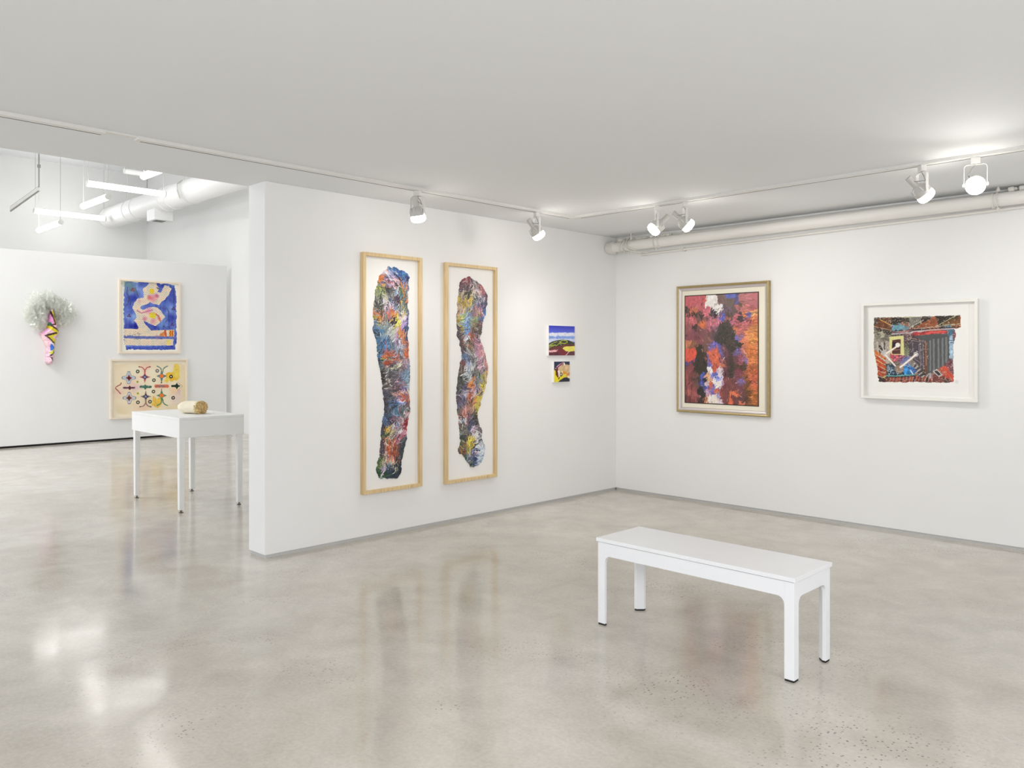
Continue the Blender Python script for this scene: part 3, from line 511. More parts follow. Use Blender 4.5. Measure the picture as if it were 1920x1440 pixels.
def landscape_picture(pt):
    f = crop(1000, 590, 9.6, 'x', 0.026); g = lambda *p: [f(*q) for q in p]
    pt.c[:] = (122, 152, 216)
    t = np.clip((pt.Z - f(280, 325)[1])/(f(280, 190)[1]-f(280, 325)[1]), 0, 1)[..., None]
    pt.c = pt.c*0 + np.array((92, 108, 214))*(1-t) + np.array((52, 58, 178))*t
    pt.poly(g((260,330),(760,320),(760,460),(260,470)), (130,160,220), 0.006, 0.03, 1, 0.12, k=1)
    pt.poly(g((260,335),(420,328),(580,325),(760,335),(760,385),(560,380),(400,390),(260,385)), (214,218,236), 0.012, 0.03, 1, 0.08, k=2)
    pt.poly(g((260,450),(400,435),(560,440),(760,425),(760,490),(260,520)), (196,206,232), 0.012, 0.03, 1, 0.06, k=3)
    pt.poly(g((262,525),(330,488),(420,463),(540,449),(640,463),(700,485),(760,515),(760,780),(262,780)), (58,62,50), 0.003, 0.03, 1, 0.3, k=4)
    pt.poly(g((262,600),(420,570),(560,535),(680,530),(760,560),(760,780),(262,780)), (104,58,54), 0.008, 0.03, 1, 0.25, k=5)
    pt.poly(g((262,690),(450,640),(540,620),(600,660),(760,650),(760,780),(262,780)), (120,40,52), 0.008, 0.03, 1, 0.2, k=6)
    pt.poly(g((262,690),(420,675),(520,690),(480,720),(330,750),(262,750)), (94,48,60), 0.006, 0.02, 1, 0.3, k=7)
    pt.poly(g((525,605),(560,582),(600,568),(760,570),(760,650),(660,668),(580,655)), (226,216,96), 0.004, 0.02, 1, 0.06, k=8)
    pt.poly(g((262,645),(370,635),(450,632),(410,655),(430,668),(262,682)), (224,170,172), 0.006, 0.02, 1, 0.1, k=9)
    pt.line(g((640,668),(600,715),(575,742)), 0.008, (216,190,196), 1, 0.003, 0.01)
    pt.poly(g((640,668),(760,655),(760,700),(700,745),(620,742)), (86,58,66), 0.008, 0.02, 0.8, 0.2, k=3)
    el = [(550+62*math.cos(t*math.pi/16), 490+28*math.sin(t*math.pi/16)) for t in range(33)]
    pt.line(g(*el), 0.0065, (184,196,70), 1, 0.002, 0.01)
    for q in (((275,560),(340,545),(420,555),(480,500)), ((275,600),(330,575),(400,540)), ((300,545),(380,500),(430,485)), ((430,540),(470,515),(505,550)), ((460,480),(500,520)), ((280,575),(320,560),(360,570))):
        pt.line(g(*q), 0.006, (172,184,84), 0.9, 0.006, 0.015)

def collage_picture(pt):
    f = crop(1000, 590, 9.6, 'x', 0.026); g = lambda *p: [f(*q) for q in p]
    pt.c[:] = (34, 46, 74)
    pt.poly(g((360,1000),(400,985),(460,1080),(520,1090),(640,1130),(560,1130),(430,1225),(360,1225)), (224,208,40), 0.004, 0.02, 1, 0.06, k=1)
    pt.poly(g((480,930),(570,900),(670,900),(670,1090),(600,1120),(500,1090),(440,1010)), (204,176,128), 0.006, 0.02, 1, 0.1, k=2)
    pt.poly(g((400,960),(450,900),(540,850),(560,880),(500,920),(460,970),(400,1010),(370,990)), (214,168,178), 0.006, 0.02, 1, 0.1, k=3)
    pt.line(g((420,960),(480,910),(535,870)), 0.011, (104,40,48), 1, 0.004, 0.01)
    pt.poly(g((395,990),(440,940),(450,1030),(480,1060),(450,1140),(400,1090)), (108,44,36), 0.006, 0.02, 1, 0.1, k=4)
    pt.poly(g((545,860),(565,865),(575,905),(550,920)), (232,226,218), 0.002, 0.01)
    pt.poly(g((440,1010),(470,1000),(480,1060),(520,1050),(500,1080),(460,1120),(450,1090)), (232,222,214), 0.004, 0.012, 1, 0, k=5)
    pt.poly(g((530,1015),(600,1030),(590,1075),(540,1065)), (222,150,40), 0.004, 0.02, 1, 0.1, k=6)
    pt.poly(g((600,1060),(670,1030),(670,1100),(610,1110)), (206,132,70), 0.004, 0.02, 1, 0.1, k=7)
    pt.poly(g((520,1090),(600,1060),(570,1130),(440,1215)), (222,204,44), 0.004, 0.02, 1, 0.06, k=8)
    pt.disc(f(590, 955), 0.017, (226,186,160)); pt.disc(f(520, 1028), 0.010, (240,214,170))
    pt.disc(f(500, 1078), 0.020, (54,46,40), r_in=0.010); pt.line(g((470,1130),(455,1155)), 0.012, (58,30,34))
    pt.poly(g((430,1230),(480,1180),(560,1130),(610,1140),(670,1160),(670,1230)), (36,40,56), 0.003, 0.02, 1, 0.15, k=9)
    pt.poly(g((605,1100),(670,1090),(670,1150),(620,1140)), (232,214,178), 0.004, 0.015, 1, 0.05, k=10)
    pt.line(g((365,990),(400,985)), 0.010, (40,34,40))

def interior_print(pt):
    f = crop(1590, 540, 6, 'y', -0.012); g = lambda *p: [f(*q) for q in p]
    m_ = crop(1630, 580, 10.29, 'y', -0.012); gm = lambda *p: [m_(*q) for q in p]
    n_ = crop(1710, 580, 10.29, 'y', -0.012); gn = lambda *p: [n_(*q) for q in p]
    paper = pt.c.copy()
    # mottled dark ground
    S_ = """(330,360)(60,50,45);(420,380)(110,70,50);(560,370)(50,42,38);(650,370)(70,62,55);(760,380)(120,118,110);(880,370)(70,60,55);(950,390)(165,100,70);(880,420)(150,90,62);(1040,360)(56,50,42);(1120,360)(60,54,42);(1200,390)(135,85,50);(1250,390)(150,84,56);(1180,330)(60,55,45);(540,440)(110,160,180);(600,440)(100,150,160);(640,420)(150,100,80);(380,470)(70,55,50);(350,520)(120,115,100);(400,510)(170,165,145);(440,500)(70,62,56);(420,560)(110,104,94);(340,600)(150,140,130);(400,640)(170,160,150);(330,700)(150,142,132);(370,690)(50,46,44);(400,740)(190,184,172);(440,800)(170,155,140);(330,760)(190,100,45);(350,830)(200,100,50);(360,900)(170,70,45);(380,960)(160,70,50);(340,960)(150,60,45);(410,930)(120,80,60);(430,870)(60,70,70);(480,910)(60,80,95);(500,960)(40,52,60);(540,890)(80,110,130);(560,770)(190,80,90);(600,800)(130,100,120);(640,830)(110,120,170);(560,840)(110,100,90);(650,900)(60,140,205);(690,940)(40,100,180);(660,960)(90,150,200);(650,640)(90,85,75);(660,560)(100,80,85);(640,690)(120,124,100);(720,560)(80,60,65);(740,650)(82,76,84);(800,650)(88,84,90);(780,760)(86,80,84);(830,760)(80,76,82);(820,850)(82,74,80);(760,870)(130,120,110);(800,920)(90,86,86);(720,860)(120,110,100);(700,480)(150,110,110);(760,490)(130,120,120);(600,490)(80,65,65);(850,960)(70,60,56);(900,960)(120,110,110);(930,1000)(140,110,110);(980,1010)(110,60,60);(1060,1030)(130,70,60);(1150,1010)(190,75,60);(1100,920)(200,88,66);(1050,960)(150,100,80);(1170,900)(120,80,90);(1160,820)(120,70,80);(1170,760)(150,170,190);(1160,680)(170,190,210);(1160,560)(90,110,130);(1160,500)(80,110,130);(1200,520)(120,80,90);(460,1030)(110,60,50);(560,1030)(150,70,50);(660,1030)(140,64,56);(760,1020)(120,60,54);(860,1040)(90,54,50);(400,1040)(60,44,40);(350,1030)(60,42,40);(1000,1040)(120,66,60);(1100,1040)(90,60,54)"""
    P, C = parse(S_, f)
    art = pt.seeds(P, C, 0.03, 0.05, streak=0.01, lum=0.3, fine=0.004, k=2)
    save = pt.c; pt.c = art
    sp = fbm(pt.A/0.005, pt.Z/0.005, 6, 2)
    pt.c = np.where((sp > 0.17)[..., None], pt.c*0.35 + 0.65*np.array((206,198,180)), pt.c)
    # ceiling bays
    pt.poly(gm((150,180),(440,320),(430,400),(110,330)), (112,66,40), 0.004, 0.02, 0.75, 0.35, k=1)
    pt.poly(gn((0,370),(340,190),(480,170),(490,300),(400,345),(0,390)), (150,86,56), 0.006, 0.02, 0.85, 0.3, k=2)
    pt.poly(gn((490,130),(830,120),(500,310)), (58,52,44), 0.004, 0.02, 0.8, 0.3, k=3)
    pt.poly(gn((600,260),(850,150),(935,160),(930,290),(620,300)), (120,80,48), 0.006, 0.02, 0.7, 0.35, k=4)
    pt.poly(gm((430,310),(600,310),(760,330),(740,400),(440,410)), (112,160,176), 0.008, 0.02, 0.8, 0.3, k=5)
    pt.poly(gm((425,310),(465,315),(450,350),(425,350)), (88,70,150))
    for q, w, c in ((gm((180,185),(440,320)), 0.006, (220,165,80)), (gm((100,330),(420,405)), 0.005, (190,150,120)), (gm((770,370),(1029,210)), 0.004, (200,190,175)),
                    (gn((0,350),(330,180)), 0.005, (40,34,32)), (gn((0,330),(200,215)), 0.003, (200,185,160)), (gn((480,320),(840,120)), 0.003, (215,205,165)),
                    (gn((0,390),(430,335),(930,280)), 0.005, (190,180,160)), (gn((590,290),(930,280)), 0.003, (200,190,130)), (gm((230,150),(740,150),(1029,130)), 0.008, (190,186,150))):
        pt.line(q, w, c, 1, 0.002, 0.01)
    # bands under the ceiling
    pt.poly(gm((430,420),(740,410),(1029,380),(1029,430),(740,450),(430,480)), (110,96,98), 0.002, 0.02, 1, 0.2, k=6)
    pt.poly(gm((560,430),(740,412),(760,432),(560,452)), (196,130,130), 0.003, 0.02, 0.9)
    pt.line(gm((430,480),(720,455),(1029,430)), 0.006, (214,204,206)); pt.line(gm((430,415),(740,395),(1029,375)), 0.005, (52,42,42))
    pt.line(gn((0,430),(400,395),(820,370)), 0.008, (196,178,178)); pt.line(gn((0,405),(400,372),(900,340)), 0.007, (60,46,48))
    pt.poly(gn((0,450),(400,410),(690,400),(690,460),(480,470),(160,500),(0,505)), (176,66,66), 0.008, 0.02, 1, 0.3, k=7)
    pt.line(gn((270,470),(420,440),(640,430)), 0.014, (222,96,90), 0.9, 0.008, 0.015)
    # slatted grey panel
    pt.poly(gn((30,530),(200,500),(430,470),(690,480),(720,530),(720,980),(640,1060),(600,1090),(440,1190),(330,1250),(290,1260),(300,640),(270,600),(120,560)), (88,90,90), 0.003, 0.02, 1, 0.06, k=8)
    for x0, x1, y0, y1 in ((335,365,600,1190),(400,435,575,1180),(490,525,570,1130),(570,605,555,1090),(640,680,540,1030)):
        pt.poly(gn((x0,y0),(x1,y0-6),(x1+4,y1),(x0+4,y1+10)), (124,126,126), 0.002, 0.02, 1, 0.05, k=9)
    # dark cabinet door with pale lines
    pt.poly(gm((770,540),(1029,610),(1029,1180),(980,1110),(850,960),(770,900)), (84,74,80), 0.004, 0.02, 0.9, 0.15, k=10)
    pt.poly(gn((0,580),(230,630),(230,1180),(160,1110),(0,960)), (84,76,82), 0.004, 0.02, 0.9, 0.15, k=11)
    pt.poly(gn((235,640),(285,600),(300,1260),(240,1180)), (110,76,62), 0.003, 0.02, 1, 0.15, k=12)
    pt.line(gn((262,640),(275,1080)), 0.006, (172,130,104))
    for q in (((130,670),(150,960)), ((165,680),(175,1090)), ((205,660),(225,1150)), ((40,950),(160,1030),(160,1110)), ((180,1060),(240,1100)), ((0,600),(240,640)), ((10,560),(260,620))):
        pt.line(gn(*q), 0.0035, (176,164,166), 0.85, 0.002, 0.01)
    pt.line(gm((770,545),(1029,610)), 0.005, (170,140,120)); pt.line(gm((830,620),(840,800)), 0.003, (150,140,145))
    # framed mirror
    pt.poly(gm((385,530),(660,505),(672,890),(600,880),(430,870),(390,790)), (222,216,150), 0.001, 0.02, 1, 0.03, k=13)
    pt.poly(gm((440,595),(605,575),(605,865),(435,860)), (92,58,54), 0.003, 0.02, 1, 0.3, k=14)
    pt.poly(gm((450,640),(520,640),(500,740),(450,740)), (44,40,46), 0.003, 0.02); pt.line(gm((440,790),(605,775)), 0.004, (170,130,110))
    # wheel of grey strokes at the left
    for i in range(9):
        a = math.radians(95 + i*22)
        pt.line(gm((300+150*math.cos(a)*0.85, 830-190*math.sin(a)), (300+60*math.cos(a), 840-70*math.sin(a))), 0.009, ((206,198,188) if i % 2 else (64,58,56)), 0.9, 0.006, 0.015)
    pt.line(gm((160,650),(150,760),(210,930),(300,1020),(380,1020)), 0.012, (190,180,168), 0.9, 0.004, 0.01)
    pt.disc(m_(290, 860), 0.034, (206,200,198), alpha=0.85, amp=0.01)
    # orange boards at left, tiles along the bottom
    for i, c in enumerate(((206,104,46),(188,70,48),(196,84,50),(160,60,46),(190,90,60))):
        y = 800 + i*105
        pt.line(gm((100+i*14, y),(300, y+150-i*20)), 0.020, c, 0.8, 0.006, 0.02, 0.2); pt.line(gm((110+i*14, y+60),(310, y+190-i*20)), 0.005, (226,196,150), 0.8, 0.004, 0.02)
    for i in range(14):
        x = 420 + i*62
        pt.poly(gm((x,1300),(x+48,1300),(x+30,1395),(x-18,1395)), ((150,62,48),(112,56,48),(176,84,60),(84,50,48))[i % 4], 0.004, 0.02, 0.85, 0.2, k=i)
        pt.line(gm((x,1290),(x-30,1400)), 0.003, (200,176,160), 0.8)
    pt.line(gm((400,1345),(1029,1350)), 0.003, (190,160,150), 0.8, 0.003, 0.02)
    # table with blue cloth
    pt.poly(gm((330,1270),(420,1060),(640,1080),(760,1120),(860,1260),(600,1290)), (52,66,78), 0.006, 0.02, 0.9, 0.5, k=15)
    pt.poly(gm((660,1080),(700,1080),(840,1250),(670,1260),(650,1160)), (62,140,206), 0.006, 0.02, 1, 0.4, k=16)
    pt.line(gm((790,1170),(845,1255)), 0.008, (206,232,240)); pt.line(gm((330,1280),(500,1290),(640,1275),(880,1265)), 0.010, (110,170,170), 1, 0.003, 0.01)
    pt.line(gm((300,1300),(560,1305),(880,1280)), 0.008, (40,48,46)); pt.line(gm((270,1310),(310,1290)), 0.012, (190,180,120))
    for i in range(60):
        x, y = 340 + rng.random()*300, 1075 + rng.random()*180
        pt.disc(m_(x, y), 0.003 + 0.004*rng.random(), ((176,200,214),(120,150,176),(22,30,38))[i % 3], alpha=0.9, amp=0.004)
    for i in range(40):
        x, y = 440 + rng.random()*200, 890 + rng.random()*110
        pt.disc(m_(x, y), 0.003 + 0.004*rng.random(), ((214,84,90),(232,150,150),(120,60,90),(90,90,150))[i % 4], alpha=0.9, amp=0.004)
    pt.disc(m_(575, 1150), 0.034, (150,128,112), alpha=0.95, ar=1.15, amp=0.006); pt.line(gm((520,1190),(580,1205),(640,1180)), 0.004, (196,180,160))
    # bright bars of light
    for q, w in ((((310,880),(500,1090)), 0.009), (((325,850),(480,750),(560,690)), 0.010), (((600,1115),(760,990),(900,870)), 0.012)):
        pt.line(gm(*q), w*1.9, (214,190,176), 0.55, 0.003, 0.02); pt.line(gm(*q), w, (244,236,226), 1, 0.001, 0.02)
    pt.disc(m_(548, 690), 0.019, (236,230,224)); pt.disc(m_(900, 870), 0.019, (206,200,202), alpha=0.9)
    # right edge: red floor, phone-like white bordered tile, blue wall strip
    pt.poly(gn((560,1120),(640,1110),(800,1290),(800,1380),(740,1320)), (204,86,66), 0.005, 0.02, 1, 0.15, k=17)
    pt.poly(gn((395,1195),(480,1150),(590,1270),(520,1305)), (206,198,196), 0.001, 0.02); pt.poly(gn((425,1195),(475,1170),(560,1255),(515,1285)), (64,60,64))
    pt.poly(gn((330,1240),(360,1220),(385,1370),(340,1330)), (190,176,182), 0.004, 0.01, 0.9); pt.line(gn((240,1370),(320,1240)), 0.004, (206,190,186))
    pt.poly(gn((725,500),(790,510),(790,900),(725,920)), (160,188,206), 0.006, 0.015, 0.9, 0.3, k=18)
    pt.poly(gn((720,400),(800,400),(800,500),(725,500)), (72,104,122), 0.008, 0.015, 0.9, 0.3, k=19)
    pt.poly(gn((800,400),(845,460),(840,570),(800,580)), (120,72,80), 0.006, 0.012, 0.9, 0.4, k=20)
    for y in (600, 640, 960, 1010, 1170):
        pt.line(gn((730,y),(800,y+4)), 0.006, (92,66,80), 0.9, 0.004, 0.01)
    for i in range(9):
        pt.line(gn((60+i*22, 1040+i*30),(20+i*20, 1090+i*28)), 0.008, ((196,196,196),(70,62,66))[i % 2], 0.85, 0.004, 0.012)
    pt.c = np.clip(pt.c, 0, 255)
    away = ~pt.inside(gn((30,530),(690,480),(720,980),(300,1260),(300,640))) & ~pt.inside(gm((385,530),(660,505),(672,890),(390,880)))
    pt.strokes(900, 0.013, 0.0036, 2.2*fbm(pt.A/0.1, pt.Z/0.1, 4) + 0.6, 0.006, 41, away, 0.5, 0.30, 20.0, 0.7)
    for q, w in ((((310,880),(500,1090)), 0.008), (((325,850),(480,750),(560,690)), 0.009), (((600,1115),(760,990),(900,870)), 0.011)):
        pt.line(gm(*q), w, (244,236,226), 1, 0.001, 0.02)
    art = pt.c; pt.c = save
    out = g((292,335),(330,332),(600,325),(900,318),(1268,305),(1268,440),(1195,460),(1212,520),(1200,580),(1185,640),(1185,780),(1180,860),(1190,1040),(1170,1062),(1000,1062),(800,1060),(720,1055),(650,1064),(560,1058),(400,1060),(338,1048),(345,1030),(330,1000),(335,900),(315,830),(300,740),(290,660),(292,540))
    m = pt.inside(out, 0.006, 0.018, 4)
    pt.c = np.where(m[..., None], np.clip(art, 0, 255), paper)
    # blind stamp
    pt.disc(f(1222, 1055), 0.014, (222,222,220), alpha=0.8)

def blue_drawing(pt):
    f = crop(210, 510, 9, 'x', XP+0.02); g = lambda *p: [f(*q) for q in p]
    field = g((225,165),(400,172),(620,182),(1000,205),(1060,225),(1085,420),(1090,700),(1085,900),(1095,1100),(1070,1310),(700,1312),(240,1305),(215,1200),(205,950),(200,650),(210,300))
    b = fbm(pt.A/0.16, pt.Z/0.16, 3, 4)[..., None]; s = fbm(pt.A/0.03, pt.Z/0.25, 8, 2)[..., None]
    blue = np.array((92, 110, 190)) + b*np.array((90, 110, 70))*1.5 + s*np.array((40, 50, 30))
    m = pt.inside(field, 0.02, 0.04, 2)
    pt.c = np.where(m[..., None], np.clip(blue, 0, 255), pt.c)
    pt.soft(f(320, 260), 0.13, (96,132,140), 0.7, amp=0.05, k=4); pt.soft(f(260, 190), 0.10, (120,150,140), 0.6, amp=0.05, k=5)
    for q in (((265,260),(250,360),(290,440),(270,540),(225,570)), ((400,280),(420,340),(450,410)), ((290,430),(320,520),(310,560)), ((920,590),(960,680),(950,780),(900,850)), ((1040,250),(1045,400),(1040,520))):
        pt.line(g(*q), 0.012, (66,70,92), 0.75, 0.01, 0.03)
    for x, y in ((290,740),(880,600),(1040,620),(1020,890),(350,300),(430,970)):
        for dx, dy in ((-18,8),(16,10),(0,-20)):
            pt.disc(f(x+dx, y+dy), 0.016, (82,56,96), alpha=0.8, amp=0.006)
    pt.poly(g((300,290),(400,260),(440,410)), (84,110,120), 0.02, 0.04, 0.45)
    pt.soft(f(350, 300), 0.05, (150,96,96), 0.8, amp=0.02)
    pt.soft(f(830, 880), 0.10, (120,160,214), 0.7, amp=0.04, k=9); pt.soft(f(900, 560), 0.10, (96,130,206), 0.6, amp=0.04, k=10)
    cream = (240, 228, 204)
    upper = g((640,185),(745,180),(770,240),(805,275),(770,330),(830,350),(850,300),(890,225),(960,240),(1005,280),(970,370),(900,460),(840,500),(800,558),(700,535),(650,505),(600,540),(500,570),(480,610),(520,640),(600,610),(700,585),(770,600),(840,670),(900,755),(830,830),(740,915),(640,870),(530,820),(560,880),(620,940),(660,985),(1050,975),(1050,1090),(850,1085),(205,1085),(210,955),(430,965),(455,940),(420,870),(370,815),(420,770),(400,690),(345,610),(380,520),(430,450),(540,430),(540,350),(515,290),(580,240))
    pt.poly(upper, cream, 0.006, 0.02, 1, 0.03, k=6)
    pt.poly(g((210,1120),(600,1128),(1040,1130),(1035,1240),(600,1240),(210,1235)), cream, 0.008, 0.03, 1, 0.03, k=7)
    up = pt.inside(upper)
    for c, r, col, a in (((690,440),0.10,(226,130,160),0.75),((760,400),0.05,(206,90,130),0.8),((640,430),0.05,(214,100,110),0.7),((560,790),0.06,(216,110,140),0.7),((700,830),0.07,(226,140,160),0.7),((620,650),0.08,(230,150,190),0.6),((800,790),0.05,(220,120,120),0.5),((470,500),0.05,(232,180,180),0.6)):
        pt.soft(f(*c), r, col, a, amp=0.02, k=3)
    pt.line(g((430,650),(500,690),(580,670),(690,640)), 0.02, (214,110,160), 0.8, 0.006, 0.02)
    pt.line(g((640,700),(720,695),(790,745),(820,830)), 0.025, (216,96,90), 0.85, 0.01, 0.02)
    pt.disc(f(675, 325), 0.045, (248,220,50), amp=0.008); pt.disc(f(690, 735), 0.052, (248,222,50), ar=1.1, amp=0.01)
    # rows of pen marks
    du = np.mod(pt.A/0.026 + 0.5*np.floor(pt.Z/0.020), 1); dv = np.mod(pt.Z/0.020, 1)
    dots = (np.hypot((du-0.5)*0.026, (dv-0.5)*0.020) < 0.0060) & (pt.inside(upper) | pt.inside(g((210,1120),(1040,1130),(1035,1240),(210,1235))))
    ink = fbm(pt.A/0.08, pt.Z/0.08, 12, 2) > 0.02
    pt.put(dots & ink, (70,60,96), 0.9); pt.put(dots & ~ink, (180,90,76), 0.8)
    pt.poly(g((205,1072),(600,1085),(1090,1090),(1090,1122),(600,1128),(205,1115)), (106,116,178), 0.012, 0.03, 0.9, 0.25, k=11)
    pt.soft(f(760, 1100), 0.05, (150,110,160), 0.6)
    pt.poly(g((800,1080),(820,1040),(900,990),(915,1085)), (226,130,66), 0.008, 0.02, 0.85, 0.2, k=12)
    pt.line(g((900,985),(915,1085)), 0.03, (190,86,50), 0.9, 0.01, 0.02)
    pt.poly(g((965,985),(1045,985),(1045,1085),(965,1085)), (240,170,60), 0.004, 0.02, 0.9)
    for x in (985, 1022):
        pt.line(g((x,988),(x+10,1010),(x-8,1035),(x+8,1060),(x-2,1085)), 0.016, (190,70,40), 1, 0.003, 0.01)
    pt.poly(g((920,1145),(990,1145),(985,1230),(920,1230)), (240,214,96), 0.01, 0.02, 0.7)
    pt.line(g((760,265),(800,285)), 0.02, (70,74,100), 0.9, 0.006, 0.01)
    for i in range(26):
        x, y = 860 + rng.random()*110, 895 + rng.random()*60
        pt.line(g((x,y),(x+14,y+4)), 0.006, (44,52,96), 0.8)
    for i in range(30):
        x, y = 350 + rng.random()*130, 1000 + rng.random()*140
        pt.line(g((x,y),(x+14,y+3)), 0.006, (70,76,80), 0.7)
    pt.poly(g((240,1255),(700,1262),(1065,1265),(1070,1310),(700,1312),(240,1305)), (74,90,184), 0.012, 0.03, 0.85, 0.3, k=13)

def cream_drawing(pt):
    f = crop(200, 665, 11.075, 'x', XP+0.02); g = lambda *p: [f(*q) for q in p]
    K = f(700, 500)[0] - f(600, 500)[0]; K = K/100.0            # metres per crop pixel
    b = fbm(pt.A/0.22, pt.Z/0.22, 3, 3)[..., None]
    sheet = g((170,210),(470,190),(1000,175),(1560,185),(1620,215),(1640,700),(1635,1230),(300,1240),(240,1225),(185,1160),(165,900),(168,500))
    m = pt.inside(sheet, 0.01, 0.04, 1)
    pt.c = np.where(m[..., None], np.clip(np.array((238,222,190)) + b*np.array((20,22,40)), 0, 255), pt.c)
    for c, r, col, a in (((560,640),0.20,(236,200,190),0.6),((820,260),0.13,(240,200,180),0.55),((760,1090),0.18,(240,196,170),0.5),((1450,900),0.16,(226,206,200),0.6),((240,780),0.12,(232,190,176),0.5),((1400,740),0.10,(244,200,150),0.6),((1500,790),0.06,(214,180,196),0.6),((640,690),0.10,(226,190,200),0.6),((1230,200),0.2,(238,228,200),0.5)):
        pt.soft(f(*c), r, col, a, amp=0.05, k=2)
    for c, r in (((640,330),130),((940,370),130),((700,560),130),((960,560),160),((1260,330),120),((1240,790),130),((700,780),130),((900,780),140),((700,990),130),((1000,1000),140),((1270,960),130)):
        pt.soft(f(*c), r*K, (246,238,214), 0.55, amp=0.01, k=4)
    pt.poly(g((1420,200),(1480,190),(1540,300),(1530,430),(1480,520),(1400,560),(1320,540),(1240,600),(1190,590),(1210,530),(1260,500),(1230,420),(1300,360),(1380,330)), (240,206,80), 0.04, 0.06, 0.85, 0.12, k=5)
    pt.poly(g((1250,370),(1340,370),(1400,470),(1480,480),(1400,550),(1310,540),(1230,410)), (240,184,50), 0.04, 0.05, 0.75, 0.2, k=6)
    pt.poly(g((960,840),(1050,900),(1120,900),(1140,1000),(1080,1090),(960,1080),(940,960)), (240,190,70), 0.03, 0.05, 0.85, 0.2, k=7)
    def star(c, r, col, w=0.42, amp=0.004, rot=0, ay=1.0):
        P = []
        for i in range(8):
            rr = r if i % 2 == 0 else r*w
            t = math.radians(45*i + rot); P.append((c[0] + rr*math.cos(t), c[1] + rr*ay*math.sin(t)))
        pt.poly(g(*P), col, amp, 0.015, 1, 0.1)
    def cross(c, r, col, dark, ay=0.9):
        def ring(R):
            P = []
            for i in range(4):
                t = math.radians(90*i)
                for s_ in (-1, 1): P.append((c[0] + R*math.cos(t) - s_*R*0.18*math.sin(t), c[1] + ay*(R*math.sin(t) + s_*R*0.18*math.cos(t))))
                t2 = math.radians(90*i+45); P.append((c[0] + R*0.52*math.cos(t2), c[1] + ay*R*0.52*math.sin(t2)))
            return P
        pt.poly(g(*ring(r*1.1)), dark, 0.003, 0.015); pt.poly(g(*ring(r)), col, 0.003, 0.015, 1, 0.06)
    cross((462,480), 132, (190,200,210), (80,90,110)); star((468,485), 75, (150,64,60), 0.5); star((468,490), 40, (74,44,46), 0.6)
    cross((474,900), 126, (204,204,208), (66,66,84)); star((470,900), 72, (156,70,62), 0.5); star((468,905), 42, (84,66,48), 0.6)
    for c, arm, core, up in (((797,465),(196,104,96),(72,66,104),1), ((815,870),(150,124,112),(64,60,84),-1)):
        star(c, 118, arm, 0.34, ay=1.1); star(c, 62, core, 0.6); star(c, 28, (140,150,180), 0.7)
        q = [(c[0], c[1]-up*90),(c[0]-8, c[1]-up*150),(c[0]-50, c[1]-up*200),(c[0]-115, c[1]-up*212)]
        pt.line(g(*q), 24*K, arm, 0.95, 0.004, 0.015); pt.line(g(*[(2*c[0]-x, y) for x, y in q]), 24*K, arm, 0.95, 0.004, 0.015)
        pt.disc(f(c[0]-118, c[1]-up*212), 14*K, (96,72,56)); pt.disc(f(2*c[0]-c[0]+95, c[1]-up*215), 14*K, (120,100,80))
    for c, arm, up in (((1145,445),(92,128,128),1), ((1145,850),(86,140,104),-1)):
        star(c, 112, arm, 0.4, ay=1.1); pt.disc(f(*c), 44*K, (240,126,62), amp=0.003)
        q = [(c[0], c[1]-up*80),(c[0]-6, c[1]-up*140),(c[0]-40, c[1]-up*180),(c[0]-95, c[1]-up*205)]
        pt.line(g(*q), 24*K, arm, 0.95, 0.004, 0.015); pt.line(g(*[(2*c[0]-x+25, y) for x, y in q]), 24*K, ((120,140,120) if up > 0 else (70,130,90)), 0.95, 0.004, 0.015)
        pt.line(g((c[0], c[1]+up*70),(c[0], c[1]+up*140)), 16*K, (76,110,106))
    pt.disc(f(1142, 582), 16*K, (84,60,60))
    # middle row
    def bar(x0, x1, y, h, col, edge=None):
        if edge: pt.line(g((x0,y),(x1,y)), (h+34)*K, edge, 0.75, 0.008, 0.03)
        pt.line(g((x0,y),(x1,y)), h*K, col, 1, 0.004, 0.015, 0.15)
    bar(360,575,688,34,(98,58,66),(222,190,196)); star((482,690), 52, (92,52,60), 0.6)
    bar(710,915,668,52,(70,116,96)); pt.line(g((720,690),(760,660),(830,680),(900,650)), 8*K, (150,190,160)); star((805,670), 58, (74,118,98), 0.7)
    bar(1030,1265,655,62,(206,110,76),(236,190,170)); bar(1085,1200,655,34,(134,122,130))
    bar(1365,1450,652,50,(38,58,48)); star((1462,652), 74, (34,52,44), 0.5)
    pt.line(g((305,590),(290,620),(200,670),(190,700),(240,750),(290,810)), 20*K, (170,76,76), 0.95, 0.005, 0.02)
    pt.line(g((1480,570),(1520,610),(1580,650),(1500,720),(1470,760)), 9*K, (170,130,120), 0.8, 0.005, 0.02)
    for c in ((648,350),(1055,335),(985,530),(1340,455),(975,767),(653,990),(903,978),(1385,897)):
        col = (92,84,62) if c[0] < 1000 else ((60,46,36) if c[0] > 1200 else (110,108,104))
        pt.disc(f(*c), 40*K, col, amp=0.003); pt.disc(f(*c), 15*K, (226,224,214)); pt.disc(f(c[0]+2, c[1]), 13*K, (240,236,224))
    for c in ((645,565),(650,805)):
        pt.soft(f(*c), 46*K, (232,226,120), 0.9); star(c, 30, (116,124,30), 0.4, rot=20)
# ------------------------------------------------------------------ the setting
GAP = 0.024
mb = MB().box(XB-0.3, 8.3, -11.3, 0.3, -0.12, 0.0)
struct('floor', mb, M_FLOOR)
